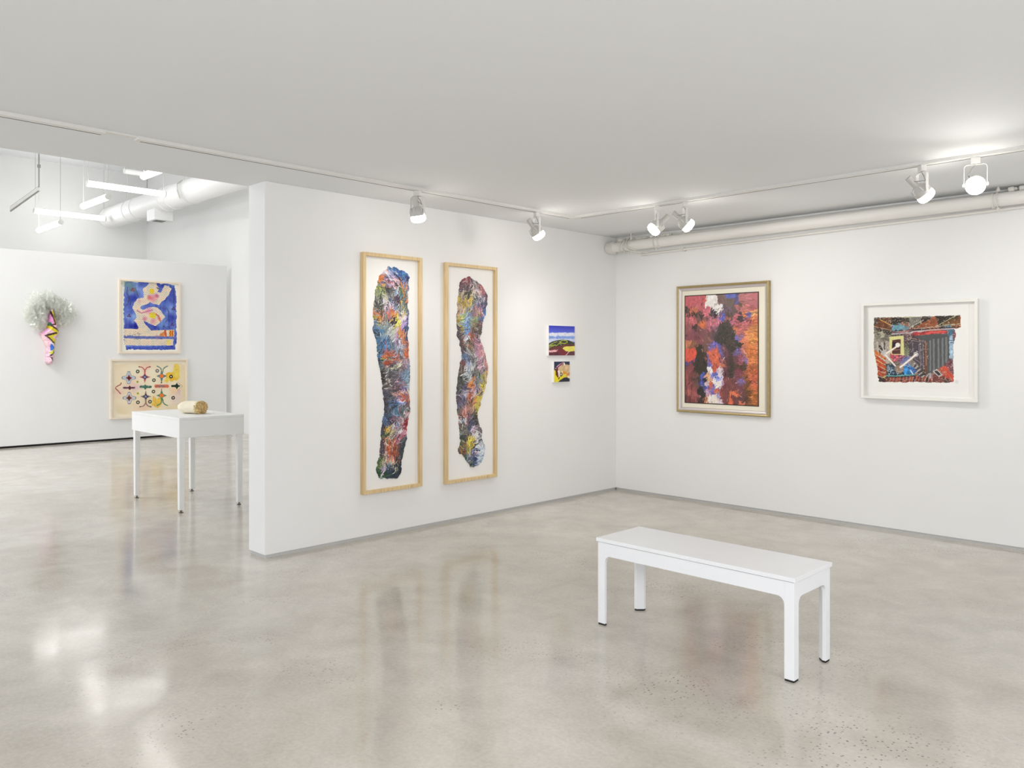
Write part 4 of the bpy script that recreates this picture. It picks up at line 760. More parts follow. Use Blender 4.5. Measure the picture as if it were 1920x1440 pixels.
# front room ceiling, ending above the opening
struct('ceiling', MB().box(-0.262, 8.2, -11.2, 0.25, H, H+0.16), M_CEIL)
struct('ceiling_rear_room', MB().box(XB-0.2, -0.262, -11.2, 0.25, HB, HB+0.15), M_CEIL)
struct('wall_header', MB().box(-0.262, -0.16, -11.2, 0.2, H+0.16, HB), M_WALL)
# wall with the tall paintings (free end at y = -4.09)
struct('wall_left', MB().box(-0.240, 0.0, -4.091, 0.0, GAP, H), M_WALL, bevel=0.003)
struct('baseboard_left', MB().box(-0.230, -0.008, -4.081, 0.0, 0.0, GAP), M_BASE)
# long wall with the framed pictures
struct('wall_right', MB().box(-0.240, 8.2, 0.0, 0.2, GAP, H), M_WALL)
struct('baseboard_right', MB().box(0.0, 8.2, 0.008, 0.1, 0.0, GAP), M_BASE)
# rear room walls
struct('wall_rear_room_side', MB().box(XB-0.2, -0.240, 0.0, 0.2, 0.0, 4.32), M_WALL)
struct('wall_rear_room_upper', MB().box(XB-0.2, -0.240, 0.012, 0.2, 4.32, HB), M_WALL)
struct('wall_rear_room_back', MB().box(XB-0.2, XB, -11.2, 0.0, 0.0, HB), M_WALL)
struct('wall_rear_room_front', MB().box(XB-0.2, -0.262, -11.2, -11.0, H, HB), M_WALL)
struct('wall_display', MB().box(XP-0.06, XP, -9.0, -0.105, 0.03, 3.066), M_WALL, bevel=0.003)
struct('baseboard_display', MB().box(XP-0.05, XP-0.02, -8.95, -0.12, 0.0, 0.03), M_BLACK)
# unseen walls behind and right of the camera, glazed wide to add fill light
def glazed(name, n, axis, pos, a0, a1, z0, z1, nm, m, end0, end1):
    d0, d1 = pos - 0.06, pos + 0.06
    w = MB(); fr = MB(); pn = MB()
    bx = (lambda mb_, p, q, u, v, r0, r1: mb_.box(p, q, r0, r1, u, v)) if axis == 'x' else (lambda mb_, p, q, u, v, r0, r1: mb_.box(r0, r1, p, q, u, v))
    bx(w, end0, a0, 0, H, pos-0.1, pos+0.1); bx(w, a1, end1, 0, H, pos-0.1, pos+0.1); bx(w, a0, a1, 0, z0, pos-0.1, pos+0.1); bx(w, a0, a1, z1, H, pos-0.1, pos+0.1)
    struct(name, w, M_WALL)
    step = (a1-a0)/nm
    for i in range(nm+1):
        c = a0 + step*i; c0 = max(a0, c-0.025); c1 = min(a1, c+0.025); bx(fr, c0, c1, z0, z1, d0, d1)
    bx(fr, a0, a1, z0, z0+0.05, d0, d1); bx(fr, a0, a1, z1-0.05, z1, d0, d1)
    o = struct('fill_window_%d' % n, fr, M_WHITE)
    for i in range(nm):
        p = MB(); c = a0 + step*i; bx(p, c+0.025, c+step-0.025, z0+0.05, z1-0.05, pos-0.005, pos+0.005); p.build('pane', m, o)
glazed('wall_behind', 1, 'x', -11.1, 0.2, 7.8, 0.10, 2.62, 5, M_WINDOW, -0.262, 8.2)
glazed('wall_rear_room_unseen', 3, 'x', -11.1, XB+0.3, -0.6, 0.10, 2.62, 6, M_REARFILL, XB-0.2, -0.262)  # unseen glowing panes, added as a low light source for the rear room
glazed('wall_near', 2, 'y', 8.1, -10.6, -3.0, 0.10, 2.62, 5, M_SIDEFILL, -11.0, 0.0)  # unseen glowing panes, added to brighten the ceiling and left wall

# ------------------------------------------------------------------ bench
def bench():
    x0, x1, y0, y1, zt = 2.556, 3.673, -3.489, -3.112, 0.470
    r = thing('gallery_bench', 'white lacquered gallery bench with rounded leg corners standing alone on the concrete floor', 'bench', ((x0+x1)/2, (y0+y1)/2, 0))
    MB().box(x0-0.010, x1+0.006, y0-0.005, y1+0.014, zt-0.020, zt).build('seat', M_WHITE, r, bevel=0.002)
    W, ch, zl = 0.047, 0.030, zt-0.0225
    for sx in (-1, 1):
        for sy in (-1, 1):
            cx = x0 if sx < 0 else x1; cy = y0 if sy < 0 else y1
            a = [(cx, cy), (cx - sx*W, cy), (cx - sx*W, cy - sy*(W-ch)), (cx - sx*(W-ch), cy - sy*W), (cx, cy - sy*W)]
            leg = MB().prism([(p[0], p[1], 0.009) for p in a], (0, 0, zl-0.009)).build('leg', M_WHITE, r, bevel=0.0012)
            b = [(p[0] + (0.004 if p[0] < cx or sx < 0 and p[0] == cx else -0.004), p[1] + (0.004 if p[1] < cy or sy < 0 and p[1] == cy else -0.004)) for p in a]
            f = MB().prism([(p[0], p[1], 0.0) for p in a], (0, 0, 0.009))
            for i, v in enumerate(f.v):
                mx, my = cx - sx*W/2, cy - sy*W/2
                f.v[i] = (mx + (v[0]-mx)*0.92, my + (v[1]-my)*0.92, v[2])
            f.build('foot', M_PAD, leg)
    za, R, T = 0.378, 0.036, 0.02
    def apron(p0, p1, inward):           # board between two legs with a rounded fillet down each leg
        p0 = np.array(p0); p1 = np.array(p1); L = np.linalg.norm(p1-p0); d = (p1-p0)/L
        prof = [(0, zl), (0, za-R)] + arc(R, za-R, R, 180, 90, 8)[1:] + arc(L-R, za-R, R, 90, 0, 8) + [(L, zl)]
        return MB().prism([(p0[0]+d[0]*s, p0[1]+d[1]*s, z) for s, z in prof], (inward[0]*T, inward[1]*T, 0)).build('apron', M_WHITE, r)
    apron((x0+W, y0+0.0003), (x1-W, y0+0.0003), (0, 1)); apron((x0+W, y1-0.0003), (x1-W, y1-0.0003), (0, -1))
    apron((x0+0.0003, y0+W), (x0+0.0003, y1-W), (1, 0)); apron((x1-0.0003, y0+W), (x1-0.0003, y1-W), (-1, 0))
bench()

# ------------------------------------------------------------------ tall white pedestal table with the bundle on it
def table():
    x0, x1, y0, y1, zt, hb = -3.19, -2.035, -3.855, -3.225, 0.876, 0.187
    r = thing('display_table', 'tall white table with deep box top and thin legs beside the wall end', 'table', ((x0+x1)/2, (y0+y1)/2, 0))
    MB().box(x0, x1, y0, y1, zt-0.022, zt).build('tabletop', M_TABLE, r, bevel=0.0015)
    MB().box(x0+0.001, x1-0.001, y0+0.001, y1-0.001, zt-hb, zt-0.0225).build('box_apron', M_TABLE, r, bevel=0.0015)
    for cx, cy, sx, sy in ((x0, y0, 1, 1), (x1, y0, -1, 1), (x0, y1, 1, -1), (x1, y1, -1, -1)):
        cx += sx*(0.012 if sx < 0 else 0.02); cy += sy*0.006
        a = [(cx, cy), (cx+sx*0.052, cy), (cx+sx*0.052, cy+sy*0.052), (cx, cy+sy*0.052)]
        leg = MB().add([(p[0], p[1], zt-hb) for p in a] + [(cx+sx*0.026+(p[0]-cx-sx*0.026)*0.84, cy+sy*0.026+(p[1]-cy-sy*0.026)*0.84, 0.026) for p in a],
                 [(0,1,2,3),(4,5,6,7),(0,1,5,4),(1,2,6,5),(2,3,7,6),(3,0,4,7)]).build('leg', M_TABLE, r, bevel=0.0012)
        MB().lathe((cx+sx*0.026, cy+sy*0.026, 0), (0,0,1), [(0,0.018),(0.004,0.021),(0.008,0.018),(0.010,0.008),(0.014,0.006),(0.018,0.011),(0.024,0.011),(0.028,0.007)], 16).build('levelling_foot', M_STEEL, leg, smooth=True)
    # the bundle: pale cloth sack, cut open at one end on tan fibre
    zb = zt + 0.060
    b0 = np.array((-2.64, -3.60, zb)); ax = np.array((0.885, 0.387, 0)); ax /= np.linalg.norm(ax)
    L = 0.27
    t = thing('fibre_bundle', 'small cream cloth bundle open at one end on tan fibre, lying on the white table', 'sculpture', (b0[0], b0[1], zt))
    bm = MB(); seg = 36; n = 30; vs = []
    u = np.cross(ax, (0,0,1.0)); u /= np.linalg.norm(u)
    for i in range(n+1):
        s = i/n; rr = 0.074*math.sqrt(max(0.0, 1-(1-min(1, s/0.42))**2.3)) if s < 0.42 else 0.074*(1-0.03*(s-0.42))
        for k in range(seg):
            th = 2*math.pi*k/seg
            wob = 1 + 0.035*math.sin(3*th+5*s) + 0.02*math.sin(7*th-9*s)
            p = b0 + ax*(s*L) + u*(math.cos(th)*rr*1.08*wob) + np.array((0,0,1))*(math.sin(th)*rr*0.83*wob)
            p[2] = max(p[2], zt + 0.001); vs.append(p)
    fs = [(i*seg+k, i*seg+(k+1)%seg, (i+1)*seg+(k+1)%seg, (i+1)*seg+k) for i in range(n) for k in range(seg)]
    bm.add(vs, fs + [tuple(range(seg))]).build('cloth_sack', mat('cream_felt', (238, 228, 206), 0.95, spec=0.1, noise=0.05, nscale=20, bump=0.6, bscale=90), t, smooth=True)
    rn = np.random.default_rng(3); fb = MB()
    for i in range(300):
        th = rn.random()*2*math.pi; rad = math.sqrt(rn.random())*0.066
        base = b0 + ax*(L - 0.03 + 0.075*rn.random()*(1-0.55*rad/0.066)) + u*(math.cos(th)*rad*1.08) + np.array((0,0,math.sin(th)*rad*0.84))
        d1 = rn.normal(size=3); d1 /= np.linalg.norm(d1); d2 = np.cross(d1, ax); d2 /= np.linalg.norm(d2); path = []
        for q in range(7):
            an = q*0.95; rr = 0.009 + 0.007*rn.random()
            p = base + d1*rr*math.cos(an) + d2*rr*math.sin(an) + ax*0.002*q; p[2] = max(p[2], zt+0.005); path.append(p)
        fb.sweep(path, [0.003,0.0045,0.0052,0.0052,0.005,0.0045,0.0025], 5)
    fb.build('fibre_filling', mat('tan_fibre', (222, 192, 136), 0.85, noise=0.35, nscale=45, bump=0.4, bscale=150), t, smooth=True)
    ed = MB(); path = []
    for k in range(49):
        th = 2*math.pi*k/48
        p = b0 + ax*(L + 0.004*math.sin(5*th)) + u*(math.cos(th)*0.0765*1.08) + np.array((0,0,math.sin(th)*0.0765*0.83)); p[2] = max(p[2], zt+0.005); path.append(p)
    ed.sweep(path, 0.005, 6, caps=False).build('green_hem', mat('pale_green_hem', (206, 206, 150), 0.9), t, smooth=True)['label'] = 'frayed yellow-green hem around the open end'
table()

# ------------------------------------------------------------------ pictures
def mitred_frame(name, plane, wall, a0, a1, z0, z1, prof, m, parent, bevel=0.0):
    """prof: list of (inset from outer edge, distance from wall); one mitred moulding"""
    mbx = MB(); n = len(prof); vs = []
    for (sa, sz) in ((0,0),(1,0),(1,1),(0,1)):
        for ins, d in prof:
            a = a0+ins if sa == 0 else a1-ins; z = z0+ins if sz == 0 else z1-ins
            vs.append((wall+d, a, z) if plane == 'x' else (a, wall-d, z))
    fs = []
    for c in range(4):
        for k in range(n):
            fs.append((c*n+k, c*n+(k+1)%n, ((c+1)%4)*n+(k+1)%n, ((c+1)%4)*n+k))
    return mbx.add(vs, fs).build(name, m, parent, bevel=bevel)

def panel(name, plane, a0, a1, z0, z1, d0, d1, m, parent, wall=0.0):
    mbx = MB()
    if plane == 'x': mbx.box(wall+d0, wall+d1, a0, a1, z0, z1)
    else: mbx.box(a0, a1, wall-d1, wall-d0, z0, z1)
    return mbx.build(name, m, parent)

def strip_painting(label, a0, a1, z0, z1, data, k):
    t = thing('framed_painting', label, 'painting', (0, (a0+a1)/2, z0), 'tall paintings in pale wood frames')
    mitred_frame('frame', 'x', 0.0, a0, a1, z0, z1, [(0,0.0),(0,0.042),(0.027,0.042),(0.027,0.0)], M_WOOD, t, bevel=0.0015)
    panel('backing_board', 'x', a0+0.027, a1-0.027, z0+0.027, z1-0.027, 0.002, 0.010, M_BOARD, t)
    out, P, C = data
    A = [p[0] for p in out]; Z = [p[1] for p in out]
    pt = Paint(min(A)-0.02, max(A)+0.02, min(Z)-0.02, max(Z)+0.02, 0.0022)
    pt.c = pt.seeds(P, C, 0.026, 0.05, streak=0.016, lum=0.12, fine=0.006, k=k, az=0.9)
    th = 2*math.pi*fbm(pt.A/0.20, pt.Z/0.24, k+3)*1.1 + 1.35
    hm = np.full(pt.A.shape, 0.4); inner = pt.inside(out, 0.010, 0.022, k+2)
    pt.strokes(1100, 0.075, 0.014, th, 0.007, k, inner, 0.35, 0.03, 10.0, 0.55, hm)
    pt.strokes(1700, 0.062, 0.0068, th, 0.007, k+1, inner, 0.45, 0.06, 13.0, 0.45, hm)
    pt.strokes(1500, 0.042, 0.0040, th, 0.005, k+2, inner, 0.5, 0.17, 16.0, 0.5, hm)
    grey = pt.c.mean(axis=2, keepdims=True); pt.c = pt.c*0.84 + grey*0.16
    m = pt.inside(out, 0.010, 0.022, k+2)
    # thickness: zero at the rim, ridged strokes inside
    dist = np.zeros(m.shape); e = m.copy()
    for i in range(5):
        dist += e; e = e & np.roll(e,1,0) & np.roll(e,-1,0) & np.roll(e,1,1) & np.roll(e,-1,1)
    rise = np.clip(dist/4.0, 0, 1)**0.7
    relief = 0.0005 + rise*(0.0055 + 0.0045*hm + 0.008*fbm(pt.A/0.05, pt.Z/0.05, k+6))
    relief = np.where(m, np.maximum(relief, 0.001), -0.002)
    pt.mesh('paint_skin', P_IMPASTO, 'x', 0.0105, t, gain=0.98, relief=relief, keep=m)
    return t
GAIN = 1.12
strip_painting('tall pale wood frame with blue-topped thick paint strip, nearer the free wall end', -3.278, -2.687, 0.358, 2.266, strip_one(), 1)
strip_painting('tall pale wood frame with red-topped thick paint strip, beside the two small canvases', -2.428, -1.815, 0.343, 2.251, strip_two(), 4)

def small_canvas(label, a0, a1, z0, z1, fn):
    t = thing('canvas_painting', label, 'painting', (0, (a0+a1)/2, z0))
    panel('canvas', 'x', a0, a1, z0, z1, 0.0, 0.025, M_CANVASEDGE, t)
    pt = Paint(a0+0.002, a1-0.002, z0+0.002, z1-0.002, 0.0022); fn(pt)
    pt.mesh('paint_layer', P_OIL, 'x', 0.0262, t, gain=GAIN)
small_canvas('small unframed landscape canvas of blue sky over green and red hill, above another', -1.103, -0.712, 1.444, 1.741, landscape_picture)
small_canvas('tiny unframed canvas in yellow, tan and navy, hung below the landscape canvas', -1.027, -0.790, 1.182, 1.387, collage_picture)

def red_painting():
    a0, a1, z0, z1 = 0.786, 1.780, 0.880, 2.137
    t = thing('framed_painting', 'large red and orange abstract in a gilt frame with ivory mat, on right wall', 'painting', ((a0+a1)/2, 0, z0))
    mitred_frame('frame', 'y', 0.0, a0, a1, z0, z1, [(0,0.0),(0,0.030),(0.004,0.040),(0.012,0.043),(0.020,0.039),(0.024,0.034),(0.024,0.0)], M_GOLD, t)
    mitred_frame('inner_moulding', 'y', 0.0, a0+0.0242, a1-0.0242, z0+0.0242, z1-0.0242, [(0,0.0),(0,0.033),(0.010,0.025),(0.024,0.020),(0.026,0.0)], M_SILVER, t)
    b0, b1, y0, y1 = a0+0.0505, a1-0.0505, z0+0.0505, z1-0.0505
    panel('mat', 'y', b0, b1, y0, y1, 0.002, 0.012, M_MAT, t)
    p0, p1, q0, q1 = 0.865, 1.656, 0.973, 2.041
    p0, p1 = 0.868, 1.668
    mitred_frame('fillet', 'y', 0.0, p0, p1, q0, q1, [(0,0.0125),(0,0.0165),(0.008,0.0165),(0.008,0.0125)], M_FILLET, t)
    pt = Paint(p0+0.006, p1-0.006, q0+0.006, q1-0.006, 0.0027); h = red_picture(pt)*0.0016
    grey = pt.c.mean(axis=2, keepdims=True); pt.c = pt.c*0.86 + grey*0.14
    pt.mesh('picture', P_OIL, 'y', -0.0145, t, gain=1.04, relief=h)
red_painting()

def white_print():
    a0, a1, z0, z1 = 2.616, 3.495, 1.093, 1.890
    t = thing('framed_print', 'deep white frame holding a multicoloured interior print on white paper, far right', 'print', ((a0+a1)/2, 0, z0))
    mitred_frame('frame', 'y', 0.0, a0, a1, z0, z1, [(0,0.0),(0,0.048),(0.022,0.048),(0.022,0.0)], M_WHITEFRAME, t, bevel=0.001)
    panel('backing_board', 'y', a0+0.022, a1-0.022, z0+0.022, z1-0.022, 0.002, 0.008, M_BOARD, t)
    panel('paper_sheet', 'y', a0+0.030, a1-0.070, z0+0.045, z1-0.035, 0.0082, 0.0105, M_PAPER, t)
    pt = Paint(2.690, 3.385, 1.20, 1.80, 0.0019, ground=(242,241,237)); interior_print(pt)
    pt.mesh('printed_image', P_INK, 'y', -0.0115, t, gain=1.0)
white_print()

def drawing(label, a0, a1, z0, z1, fn, ground, inset=0.05):
    t = thing('framed_drawing', label, 'drawing', (XP, (a0+a1)/2, z0), 'framed drawings on the display wall')
    mitred_frame('frame', 'x', XP, a0, a1, z0, z1, [(0,0.0),(0,0.042),(0.030,0.042),(0.030,0.0)], M_CREAMFRAME, t, bevel=0.0015)
    panel('backing_board', 'x', a0+0.030, a1-0.030, z0+0.030, z1-0.030, 0.002, 0.010, M_PAPER, t, wall=XP)
    pt = Paint(a0+0.034, a1-0.034, z0+0.034, z1-0.034, 0.0034, ground=ground); fn(pt)
    pt.mesh('drawn_sheet', P_DRY, 'x', XP+0.012, t, gain=1.05)
drawing('upper framed drawing, blue ground with a winding cream figure of dots', -2.012, -0.972, 1.455, 2.708, blue_drawing, (244,240,228))
drawing('lower framed drawing, cream ground with star shapes and rings, partly behind the table', -2.147, -0.845, 0.358, 1.358, cream_drawing, (240,230,208))

# ------------------------------------------------------------------ wall sculpture: beaded cone with clear film frills
def sculpture():
    f = lambda x, y: measure_x(40 + x/9, 540 + y/9, XP+0.06)
    t = thing('wall_sculpture', 'pink cone with yellow zigzag and frilly clear film top hung on the display wall', 'sculpture', (XP, f(500,700)[0], f(500,1290)[1]))
    # cone body as a deep relief grid with pigment
    out = [(512,325),(545,400),(575,520),(600,610),(640,760),(600,830),(570,960),(560,1080),(545,1180),(535,1240),(515,1290),(440,1285),(425,1240),(430,1150),(440,1000),(380,880),(320,770),(380,720),(440,660),(440,560),(460,450),(485,370)]
    P = [f(*p) for p in out]; A = [p[0] for p in P]; Z = [p[1] for p in P]
    pt = Paint(min(A)-0.02, max(A)+0.02, min(Z)-0.02, max(Z)+0.02, 0.004, ground=(232,186,200))
    g = lambda *q: [f(*p) for p in q]
    b = fbm(pt.A/0.012, pt.Z/0.012, 2, 2)[..., None]; pt.c = np.clip(pt.c*(1+0.35*b), 0, 255)
    pt.poly(g((470,400),(500,440),(520,560),(530,610),(440,600),(440,520)), (214,140,190), 0.01, 0.02)
    pt.poly(g((440,580),(480,580),(490,640),(440,650)), (30,110,80), 0.004, 0.02)
    pt.line(g((520,400),(545,600)), 0.045, (206,186,40)); pt.line(g((480,400),(520,540),(548,612),(480,620)), 0.022, (66,36,34), 1, 0.006, 0.02)
    pt.line(g((450,665),(590,745),(440,815),(550,930)), 0.055, (214,196,30), 1, 0.004, 0.02)
    pt.line(g((490,645),(600,720)), 0.024, (70,40,34), 1, 0.006, 0.02); pt.line(g((390,800),(550,760)), 0.030, (64,36,34), 1, 0.006, 0.02)
    pt.line(g((395,810),(470,880),(560,970)), 0.022, (84,60,36), 1, 0.006, 0.02)
    pt.poly(g((588,800),(635,770),(638,800),(600,832)), (84,80,150)); pt.poly(g((465,940),(548,1010),(468,1060)), (30,96,190), 0.006, 0.02)
    pt.poly(g((455,900),(530,950),(520,975),(460,930)), (226,220,232)); pt.line(g((545,1020),(475,1095)), 0.030, (190,196,40)); pt.line(g((540,1075),(470,1140)), 0.022, (70,44,36), 1, 0.006, 0.02)
    pt.poly(g((430,1150),(500,1170),(540,1220),(520,1250),(480,1190)), (78,40,38), 0.01, 0.02); pt.poly(g((500,1120),(550,1130),(545,1190),(510,1170)), (206,176,150))
    pt.line(g((350,830),(430,975)), 0.02, (244,206,206)); pt.line(g((340,775),(440,690)), 0.02, (224,160,200))
    m = pt.inside(P, 0.008, 0.03, 3)
    e = m.copy(); dist = np.zeros(m.shape)
    for i in range(14):
        dist += e; e = e & np.roll(e,1,0) & np.roll(e,-1,0) & np.roll(e,1,1) & np.roll(e,-1,1)
    rel = np.where(m, 0.012 + 0.16*np.sqrt(np.clip(dist/14, 0, 1)) + 0.008*b[..., 0], 0.0)
    pt.mesh('beaded_cone', P_SEQUIN, 'x', XP+0.002, t, gain=1.05, relief=rel, keep=m)
    # crumpled film
    fm = bpy.data.materials.new('clear_iridescent_film'); fm.use_nodes = True
    nt = fm.node_tree; nt.nodes.remove(nt.nodes['Principled BSDF']); N = nt.nodes.new
    tr = N('ShaderNodeBsdfTransparent'); tl = N('ShaderNodeBsdfTranslucent'); df = N('ShaderNodeBsdfDiffuse'); gl = N('ShaderNodeBsdfGlossy')
    tl.inputs['Color'].default_value = (0.95, 0.97, 0.90, 1); df.inputs['Color'].default_value = (0.95, 0.96, 0.92, 1); gl.inputs['Roughness'].default_value = 0.12
    m1 = N('ShaderNodeMixShader'); m2 = N('ShaderNodeMixShader'); m3 = N('ShaderNodeMixShader')
    m1.inputs[0].default_value = 0.35; m2.inputs[0].default_value = 0.16; m3.inputs[0].default_value = 0.42
    nt.links.new(tl.outputs[0], m1.inputs[1]); nt.links.new(df.outputs[0], m1.inputs[2])
    nt.links.new(m1.outputs[0], m2.inputs[1]); nt.links.new(gl.outputs[0], m2.inputs[2])
    nt.links.new(tr.outputs[0], m3.inputs[1]); nt.links.new(m2.outputs[0], m3.inputs[2])
    nt.links.new(m3.outputs[0], nt.nodes['Material Output'].inputs['Surface'])
    rn = np.random.default_rng(11)
    centres = [(290,240,120),(420,190,110),(230,360,110),(220,500,110),(310,560,100),(330,430,110),(390,300,100),(560,260,110),(680,280,110),(780,360,110),(820,440,90),(730,480,110),(640,400,100),(660,560,90),(590,330,90),(480,240,90),(240,590,80)]
    fb = MB()
    for cx, cy, r in centres:
        a, z = f(cx, cy); R = r/9*0.0088
        for q in range(2):
            nU, nV = 14, 9; vs = []
            ph = rn.random(8)*6.28; o = rn.normal(size=3)*0.02; tilt = rn.random()*6.28
            for i in range(nV+1):
                for j in range(nU+1):
                    th = math.pi*(0.08+0.84*i/nV); al = tilt + math.pi*1.5*j/nU
                    w = 1 + 0.16*math.sin(5*al+ph[0]+3*th) + 0.14*math.sin(9*al+ph[1]) + 0.12*math.sin(7*th+ph[2]+2*al) + 0.10*rn.normal()*0.6
                    vs.append((XP+0.075+o[0]*0.5 + 0.062*math.sin(th)*math.sin(al)*w, a+o[1] + R*w*math.sin(th)*math.cos(al), z+o[2] + R*w*math.cos(th)))
            fb.add(vs, [(i*(nU+1)+j, i*(nU+1)+j+1, (i+1)*(nU+1)+j+1, (i+1)*(nU+1)+j) for i in range(nV) for j in range(nU)])
    fb.build('film_frill', fm, t)
sculpture()

# ------------------------------------------------------------------ ceiling tracks
TA = (0.545, 0.600)     # x range of the rail along the left wall
TB = (-1.400, -1.345)   # y range of the rail along the right wall
def rail(label, x0, x1, y0, y1, axis, slot_at):
    t = thing('ceiling_track', label, 'track', ((x0+x1)/2, (y0+y1)/2, H), 'white lighting track on the ceiling')
    MB().box(x0, x1, y0, y1, H-0.020, H).build('rail_body', M_LAMP, t, bevel=0.0008)
    if axis == 'y': MB().box(slot_at, slot_at+0.008, y0+0.03, y1-0.01, H-0.0206, H-0.0198).build('slot', M_SLOT, t)
    else: MB().box(x0+0.04, x1-0.03, slot_at, slot_at+0.008, H-0.0206, H-0.0198).build('slot', M_SLOT, t)
    return t
ra = rail('white lighting track along the ceiling edge of the opening, left of its joint', TA[0], TA[1], -8.4, -5.36, 'y', TA[0]+0.002)
rail('white lighting track over the tall paintings, carrying two spotlights', TA[0], TA[1], -5.19, -1.40, 'y', TA[0]+0.002)
rb = rail('white lighting track parallel to the right wall, carrying four spotlights', 0.60, 7.4, TB[0], TB[1], 'x', TB[1]-0.006)
MB().box(TA[0]+0.006, TA[1]-0.006, -5.36, -5.19, H-0.010, H).build('joint_cover', M_LAMP, ra)
MB().box(TA[0]-0.002, TA[1]+0.0, -1.4, -1.343, H-0.021, H).build('corner_joint', M_LAMP, rb)

def spot(label, x, y, aim, drop=0.045, power=30.0, angle=150):
    zt = H - 0.020
    t = thing('track_spotlight', label, 'spotlight', (x, y, zt), 'track spotlights with white gimbal heads')
    a = np.array(aim, float); a /= np.linalg.norm(a)
    side = np.cross(a, (0, 0, 1.0)); side /= np.linalg.norm(side)
    o = np.array((x, y, zt)); up = np.array((0, 0, 1.0)); fr = np.cross(side, up)
    ad = MB(); hw, hd = 0.026, 0.018
    ad.prism([o + side*hw + fr*hd, o - side*hw + fr*hd, o - side*hw - fr*hd, o + side*hw - fr*hd], (0, 0, -0.042)).build('adapter', M_LAMP, t, bevel=0.003)
    W, Hy = 0.062, 0.135
    top = o - up*0.046
    path = [top - up*Hy - side*W, top - up*0.02 - side*W]
    for q in range(1, 6):
        an = math.pi/2*q/6; path.append(top - side*(W-0.02+0.02*math.cos(an)) - up*(0.02-0.02*math.sin(an)))
    path += [top - side*(W-0.02), top + side*(W-0.02)]
    for q in range(1, 6):
        an = math.pi/2*(1-q/6); path.append(top + side*(W-0.02+0.02*math.cos(an)) - up*(0.02-0.02*math.sin(an)))
    path += [top - up*0.02 + side*W, top - up*Hy + side*W]
    yk = MB(); pv = np.array(path); wv = fr*0.009; vs = []
    for i, p in enumerate(pv):
        tn = pv[min(i+1, len(pv)-1)] - pv[max(i-1, 0)]; tn /= np.linalg.norm(tn); nn = np.cross(tn, fr)*0.0016
        vs += [p+wv+nn, p-wv+nn, p-wv-nn, p+wv-nn]
    fs = [(i*4+k, i*4+(k+1)%4, (i+1)*4+(k+1)%4, (i+1)*4+k) for i in range(len(pv)-1) for k in range(4)] + [(0,1,2,3), tuple(len(vs)-4+k for k in range(4))]
    yk.add(vs, fs).build('yoke', M_LAMP, t)
    piv = top - up*(Hy-0.012)
    hd_ = MB().lathe(piv, a, [(-0.052,0.022),(-0.046,0.030),(-0.020,0.052),(-0.012,0.0565),(0.016,0.0565),(0.018,0.054),(0.018,0.046)], 28)
    for k in range(4):      # cooling openings around the gimbal ring shown as raised fins
        pass
    head = hd_.build('lamp_head', M_LAMPGREY, t, smooth=True)
    MB().lathe(piv, a, [(-0.128,0.019),(-0.126,0.0215),(-0.060,0.0215),(-0.050,0.024)], 20).build('socket', M_LAMPGREY, head, smooth=True)
    e1 = np.cross(a, side); e1 /= np.linalg.norm(e1)
    ring = MB()
    for k in range(6):
        an = 2*math.pi*k/6 + 0.3; r = math.cos(an)*side + math.sin(an)*e1
        ring.sweep([piv + a*(-0.046) + r*0.024, piv + a*(-0.040) + r*0.052, piv + a*(-0.012) + r*0.0585], 0.0028, 6)
    ring.build('cage', M_LAMP, head)
    MB().lathe(piv, a, [(0.0185,0.0525),(0.030,0.056),(0.046,0.0555),(0.058,0.049),(0.066,0.036),(0.070,0.018),(0.071,0.002)], 28).build('bulb', M_BULB, t, smooth=True)
    for s_ in (-1, 1):
        MB().lathe(piv + side*s_*0.056, side*s_, [(0,0.008),(0.008,0.008),(0.009,0.010),(0.014,0.010)], 14).build('pivot_knob', M_LAMP, t, smooth=True)
    s0 = piv - a*0.118; bulge = side*0.05 + up*0.0
    MB().sweep([top + up*0.002 + fr*0.004, top - up*0.025 + bulge*0.45, top - up*0.060 + bulge*0.8, (top - up*0.085)*0.5 + s0*0.5 + bulge*0.55, s0 + a*0.03 + side*0.02], 0.0028, 8).build('cord', M_CORD, t, smooth=True)
    L = bpy.data.lights.new('spot_beam', 'SPOT'); L.energy = power; L.spot_size = math.radians(angle); L.spot_blend = 1.0; L.shadow_soft_size = 0.10
    L.color = (1.0, 0.965, 0.92)
    lo = bpy.data.objects.new('spot_beam', L); COL.objects.link(lo); lo.parent = t
    lo.location = piv + a*0.085 - o; lo.rotation_euler = Vector(tuple(a)).to_track_quat('-Z', 'Y').to_euler()
    return t
SP = SPOT_POWER
spot('track spotlight over the gap between the tall framed strips, aimed steeply down', 0.572, -3.16, (-0.06, 0.26, -1.0), power=SP*0.55)
spot('track spotlight beyond the tall framed strips, tilted right near the track corner', 0.572, -1.86, (0.22, 0.58, -0.80), power=SP*1.0)
spot('left one of the spotlight pair near the room corner, facing left', 1.475, -1.372, (-0.55, -0.50, -0.70), power=SP*0.55)
spot('right one of the spotlight pair near the room corner, tilted to the right', 1.745, -1.372, (0.55, 0.55, -0.66), power=SP*0.8)
spot('spotlight above the white framed print, tilted right, seen from the side', 3.525, -1.372, (0.52, 0.52, -0.72), power=SP*0.72)
spot('spotlight at far right facing the viewer with its round lit face', 3.835, -1.372, (0.24, -0.95, -0.36), power=SP*1.0, angle=118)

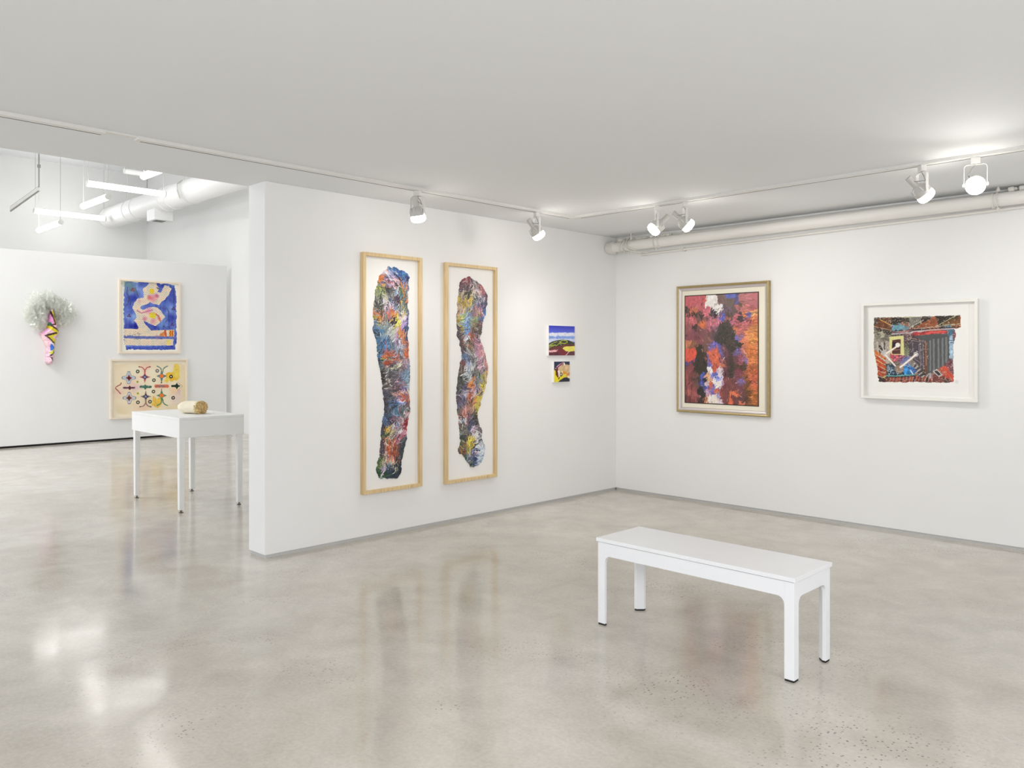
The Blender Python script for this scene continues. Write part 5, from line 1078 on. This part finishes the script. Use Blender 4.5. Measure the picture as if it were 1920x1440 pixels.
# ------------------------------------------------------------------ pipes along the top of the right wall
def pipes():
    zl, zr, y = 2.580, 2.610, -0.150
    zx = lambda x: zl + (zr-zl)*(x-0.02)/3.9
    t = thing('water_pipe', 'thick white painted pipe running along the top of the right wall', 'pipe', (0.03, y, zl))
    MB().sweep([(0.05, y, zx(0.05)), (7.9, y, zx(7.9))], 0.050, 28).build('pipe_run', M_PIPE, t, smooth=True)
    MB().lathe((0.004, y, zx(0.01)), (1,0,0), [(0,0.040),(0.004,0.056),(0.045,0.060),(0.050,0.066),(0.085,0.066),(0.088,0.052)], 28).build('end_coupling', M_CLAMP, t, smooth=True)
    for x in (0.20, 0.245):
        p = []
        for k in range(25):
            an = 2*math.pi*k/24; p.append((x + 0.012*math.sin(an), y + 0.058*math.cos(an), zx(x) + 0.058*math.sin(an)))
        MB().sweep(p, 0.0055, 8, caps=False).build('strap', M_CLAMP, t, smooth=True)
    for x in (0.66, 3.62):
        MB().lathe((x, y, zx(x)), (1,0,0), [(0,0.0515),(0,0.057),(0.016,0.057),(0.016,0.0515)], 28).build('clamp_band', M_CLAMP, t, smooth=True)
    b = thing('upper_pipe', 'second white pipe half hidden above the thick wall pipe', 'pipe', (1.1, -0.058, 2.635))
    MB().sweep([(0.95, -0.058, 2.632), (7.9, -0.058, 2.652)], 0.042, 24).build('pipe_run', M_PIPE, b, smooth=True)
    MB().lathe((0.88, -0.058, 2.632), (1,0,0), [(0,0.030),(0.0,0.047),(0.05,0.05),(0.075,0.05),(0.078,0.042)], 24).build('end_cap', M_CLAMP, b, smooth=True)
    c = thing('conduit', 'thin white conduit on the wall just below the thick pipe', 'conduit', (0.4, -0.030, 2.492))
    zc = lambda x: 2.496 + (2.553-2.496)*(x-0.46)/3.3
    MB().sweep([(0.42, -0.034, zc(0.42)), (7.9, -0.034, zc(7.9))], 0.011, 12).build('conduit_run', M_PIPE, c, smooth=True)
    for x in (0.86, 4.4):
        MB().box(x-0.012, x+0.012, -0.052, -0.001, zc(x)-0.020, zc(x)+0.020).build('conduit_strap', M_CLAMP, c, bevel=0.003)
    MB().lathe((0.36, -0.034, zc(0.4)), (1,0,0), [(0,0.012),(0.0,0.017),(0.06,0.017),(0.062,0.011)], 14).build('conduit_connector', M_CLAMP, c, smooth=True)
    # hangers up to the ceiling
    def hanger(x, clutter):
        h = MB().sweep([(x, y, H), (x, y, zx(x)+0.060)], 0.006, 10).build('pipe_hanger', M_CLAMP, t, smooth=True)
        p = []
        for k in range(29):
            an = 2*math.pi*k/28; p.append((x, y + 0.0575*math.cos(an), zx(x) + 0.0575*math.sin(an)))
        MB().sweep(p, 0.004, 8, caps=False).build('loop', M_CLAMP, h, smooth=True)
        MB().lathe((x, y, zx(x)+0.060), (0,0,1), [(0,0.013),(0.018,0.013),(0.018,0.009),(0.030,0.009)], 6).build('nut', M_CLAMP, h)
        for i, (dx, dy, dz, r) in enumerate(clutter):
            MB().lathe((x+dx, y+dy, zx(x)+dz), (1, 0.25, 0.15), [(0,r*0.8),(0.006,r),(0.034,r),(0.040,r*0.7),(0.056,r*0.55)], 12).build('fitting', M_CLAMP, h, smooth=True)
        MB().lathe((x, y, zx(x)-0.060), (0,0,-1), [(0,0.010),(0.016,0.010),(0.017,0.006),(0.026,0.006)], 8).build('bolt', M_CLAMP, h)
        return h
    hanger(0.31, [(-0.09,0.02,0.066,0.020),(-0.16,-0.01,0.062,0.017),(0.05,0.03,0.066,0.018),(0.10,0.05,0.07,0.016)])
    hanger(0.62, [(-0.07,0.00,0.064,0.017),(0.04,0.03,0.064,0.020),(0.10,0.04,0.066,0.022)])
    hanger(3.66, [(0.06,0.02,0.066,0.022),(0.13,0.02,0.068,0.020)])
    d = thing('flexible_hose', 'thin white hose looped around the left end of the thick pipe', 'hose', (0.2, y, 2.64))
    MB().sweep([(0.245, y+0.05, 2.66), (0.235, y-0.02, 2.652), (0.250, y-0.066, 2.60), (0.275, y-0.072, 2.556), (0.32, y-0.045, 2.523), (0.39, y+0.02, 2.508), (0.47, y+0.09, 2.503)], 0.0065, 8).build('hose_line', M_CLAMP, d, smooth=True)
    MB().sweep([(0.30, y+0.06, 2.70), (0.268, y-0.01, 2.655), (0.290, y-0.064, 2.60), (0.325, y-0.070, 2.55), (0.39, y-0.03, 2.522)], 0.0055, 8).build('hose_line', M_CLAMP, d, smooth=True)
pipes()

# ------------------------------------------------------------------ tall rear room: duct, pendant tubes
def duct():
    y, z, r = -0.90, 4.292, 0.215
    t = thing('air_duct', 'large round white air duct hanging high in the rear room', 'air duct', (-12.6, y, z))
    MB().lathe((-12.64, y, z), (1,0,0), [(0,0.06),(0.0,r*0.965),(0.03,r)] + [(12.2*k/12, r) for k in range(1, 13)], 48).build('duct_tube', M_DUCT, t, smooth=True)
    for x in (-11.35, -10.95, -9.6, -9.3, -8.55):
        MB().lathe((x, y, z), (1,0,0), [(0,r+0.001),(0.004,r+0.012),(0.022,r+0.012),(0.026,r+0.001)], 48).build('seam_ring', M_DUCT, t, smooth=True)
    for x in (-11.6, -8.9, -5.0, -2.0):
        MB().sweep([(x, y, z+r), (x, y, HB)], 0.006, 8).build('hanger_rod', M_CLAMP, t)
    x0, x1, q0, q1 = -10.16, -9.80, -1.07, -0.73
    MB().box(x0, x1, q0, q1, 3.925, z-r+0.05).build('outlet_box', M_DUCT, t, bevel=0.004)
    MB().box(x0+0.09, x1-0.06, q0+0.06, q1-0.10, 3.921, 3.925).build('grille', M_DARKMETAL, t)
    s = MB()
    s.sweep([(-8.75, y-0.10, z+0.20), (-8.62, y-0.24, z+0.10), (-8.56, y-0.265, z-0.02), (-8.60, y-0.20, z-0.15)], 0.012, 8).build('flex_seam', M_CLAMP, t, smooth=True)
duct()

def led(label, p0, p1, lit=True, cables=2):
    p0 = np.array(p0, float); p1 = np.array(p1, float)
    t = thing('pendant_tube_light', label, 'pendant light', tuple((p0+p1)/2), 'linear pendant lights in the rear room')
    d = (p1-p0)/np.linalg.norm(p1-p0)
    MB().sweep([p0 + d*0.02, p1 - d*0.02], 0.047, 16).build('tube', M_TUBE if lit else M_TUBEOFF, t, smooth=True)
    for p, s in ((p0, 1), (p1, -1)):
        MB().sweep([p, p + d*s*0.02], 0.048, 16).build('end_cap', M_LAMP, t)
        q = p + d*s*0.03
        MB().sweep([q + np.array((0,0,0.046)), (q[0], q[1], HB)], 0.0045, 6).build('cable', M_LAMPGREY, t)
ZH, ZLW = 4.17, 3.86
led('upper lit tube nearer the opening, running towards the duct', (-8.55, -2.62, ZH), (-8.55, -1.37, ZH))
led('lower left lit tube running towards the duct, farther back', (-11.96, -2.49, ZH), (-11.96, -1.20, ZH))
led('short lit tube under the upper long tube, pointing to the left back', (-8.94, -2.55, ZLW), (-7.76, -2.55, ZLW))
led('lowest short lit tube, below the left long tube', (-12.15, -2.36, ZLW-0.03), (-10.75, -2.36, ZLW-0.03))
led('lit tube cut off by the ceiling edge, at the top beside the duct', (-5.93, -2.72, ZLW), (-4.75, -2.72, ZLW))
led('unlit white tube high at the rear, above the long lit tubes', (-9.3, -1.78, 4.62), (-9.3, -1.34, 4.62), lit=False)
def bracket():
    pts = [CAM + ray(u, v)*d for u, v, d in ((20, 388, 14.2), (73, 350, 13.6), (73, 312, 13.6))]
    t = thing('hanging_bracket', 'thin grey unlit bar sloping down from a drop rod in the rear room', 'hanging bar', tuple(pts[1]))
    a, b, c = pts; off = np.array((0, 0, -0.075))
    MB().sweep([a, b], 0.013, 8).build('bar_edge', M_CORD, t); MB().sweep([a+off, b+off], 0.011, 8).build('bar_edge', M_CORD, t)
    d = (b-a)/np.linalg.norm(b-a)
    MB().prism([a+off*0.1, b+off*0.1, b+off*0.9, a+off*0.9], tuple(np.cross(d, (0,0,1))*0.02)).build('bar_web', M_LAMP, t)
    MB().sweep([b, (b[0], b[1], HB)], 0.010, 8).build('drop_rod', M_CORD, t)
    MB().lathe((b[0], b[1], c[2]-0.02), (0,0,1), [(0,0.012),(0,0.026),(0.05,0.026),(0.05,0.012)], 12).build('collar', M_CORD, t)
bracket()

# ------------------------------------------------------------------ added fill lights out of view, world, camera, output look
for nm, loc, sz, pw in (('fill_light_rear_room', (-7.0, -7.2, 5.1), 4.0, REAR_POWER), ('fill_light_front_room', (5.7, -7.9, H-0.03), 2.6, FRONT_POWER)):  # area lights without fixtures, added to brighten the rear room, bench and floor
    L = bpy.data.lights.new(nm, 'AREA'); L.energy = pw; L.size = sz; lo = bpy.data.objects.new(nm, L); COL.objects.link(lo); lo.location = loc
W = bpy.data.worlds.new('interior'); S.world = W; W.use_nodes = True
W.node_tree.nodes['Background'].inputs['Color'].default_value = (0.8, 0.9, 1.0, 1); W.node_tree.nodes['Background'].inputs['Strength'].default_value = 0.4

cam = bpy.data.cameras.new('camera'); co = bpy.data.objects.new('camera', cam); COL.objects.link(co)
cam.sensor_fit = 'HORIZONTAL'; cam.sensor_width = 36.0; cam.lens = 36.0*F_PX/1920.0
cam.shift_x = 0.0; cam.shift_y = -(720.0 - V0)/1920.0
cam.clip_start = 0.05; cam.clip_end = 100
co.location = tuple(CAM)
co.rotation_euler = (math.radians(90), 0, math.atan2(-FW[0], FW[1]))
S.camera = co

S.view_settings.view_transform = 'Standard'
S.view_settings.look = 'None'
S.view_settings.gamma = 1.0
S.view_settings.exposure = 0.10
S.view_settings.use_curve_mapping = False
S.cycles.use_denoising = True
S.cycles.max_bounces = 10
S.cycles.diffuse_bounces = 6
S.cycles.sample_clamp_indirect = 6.0
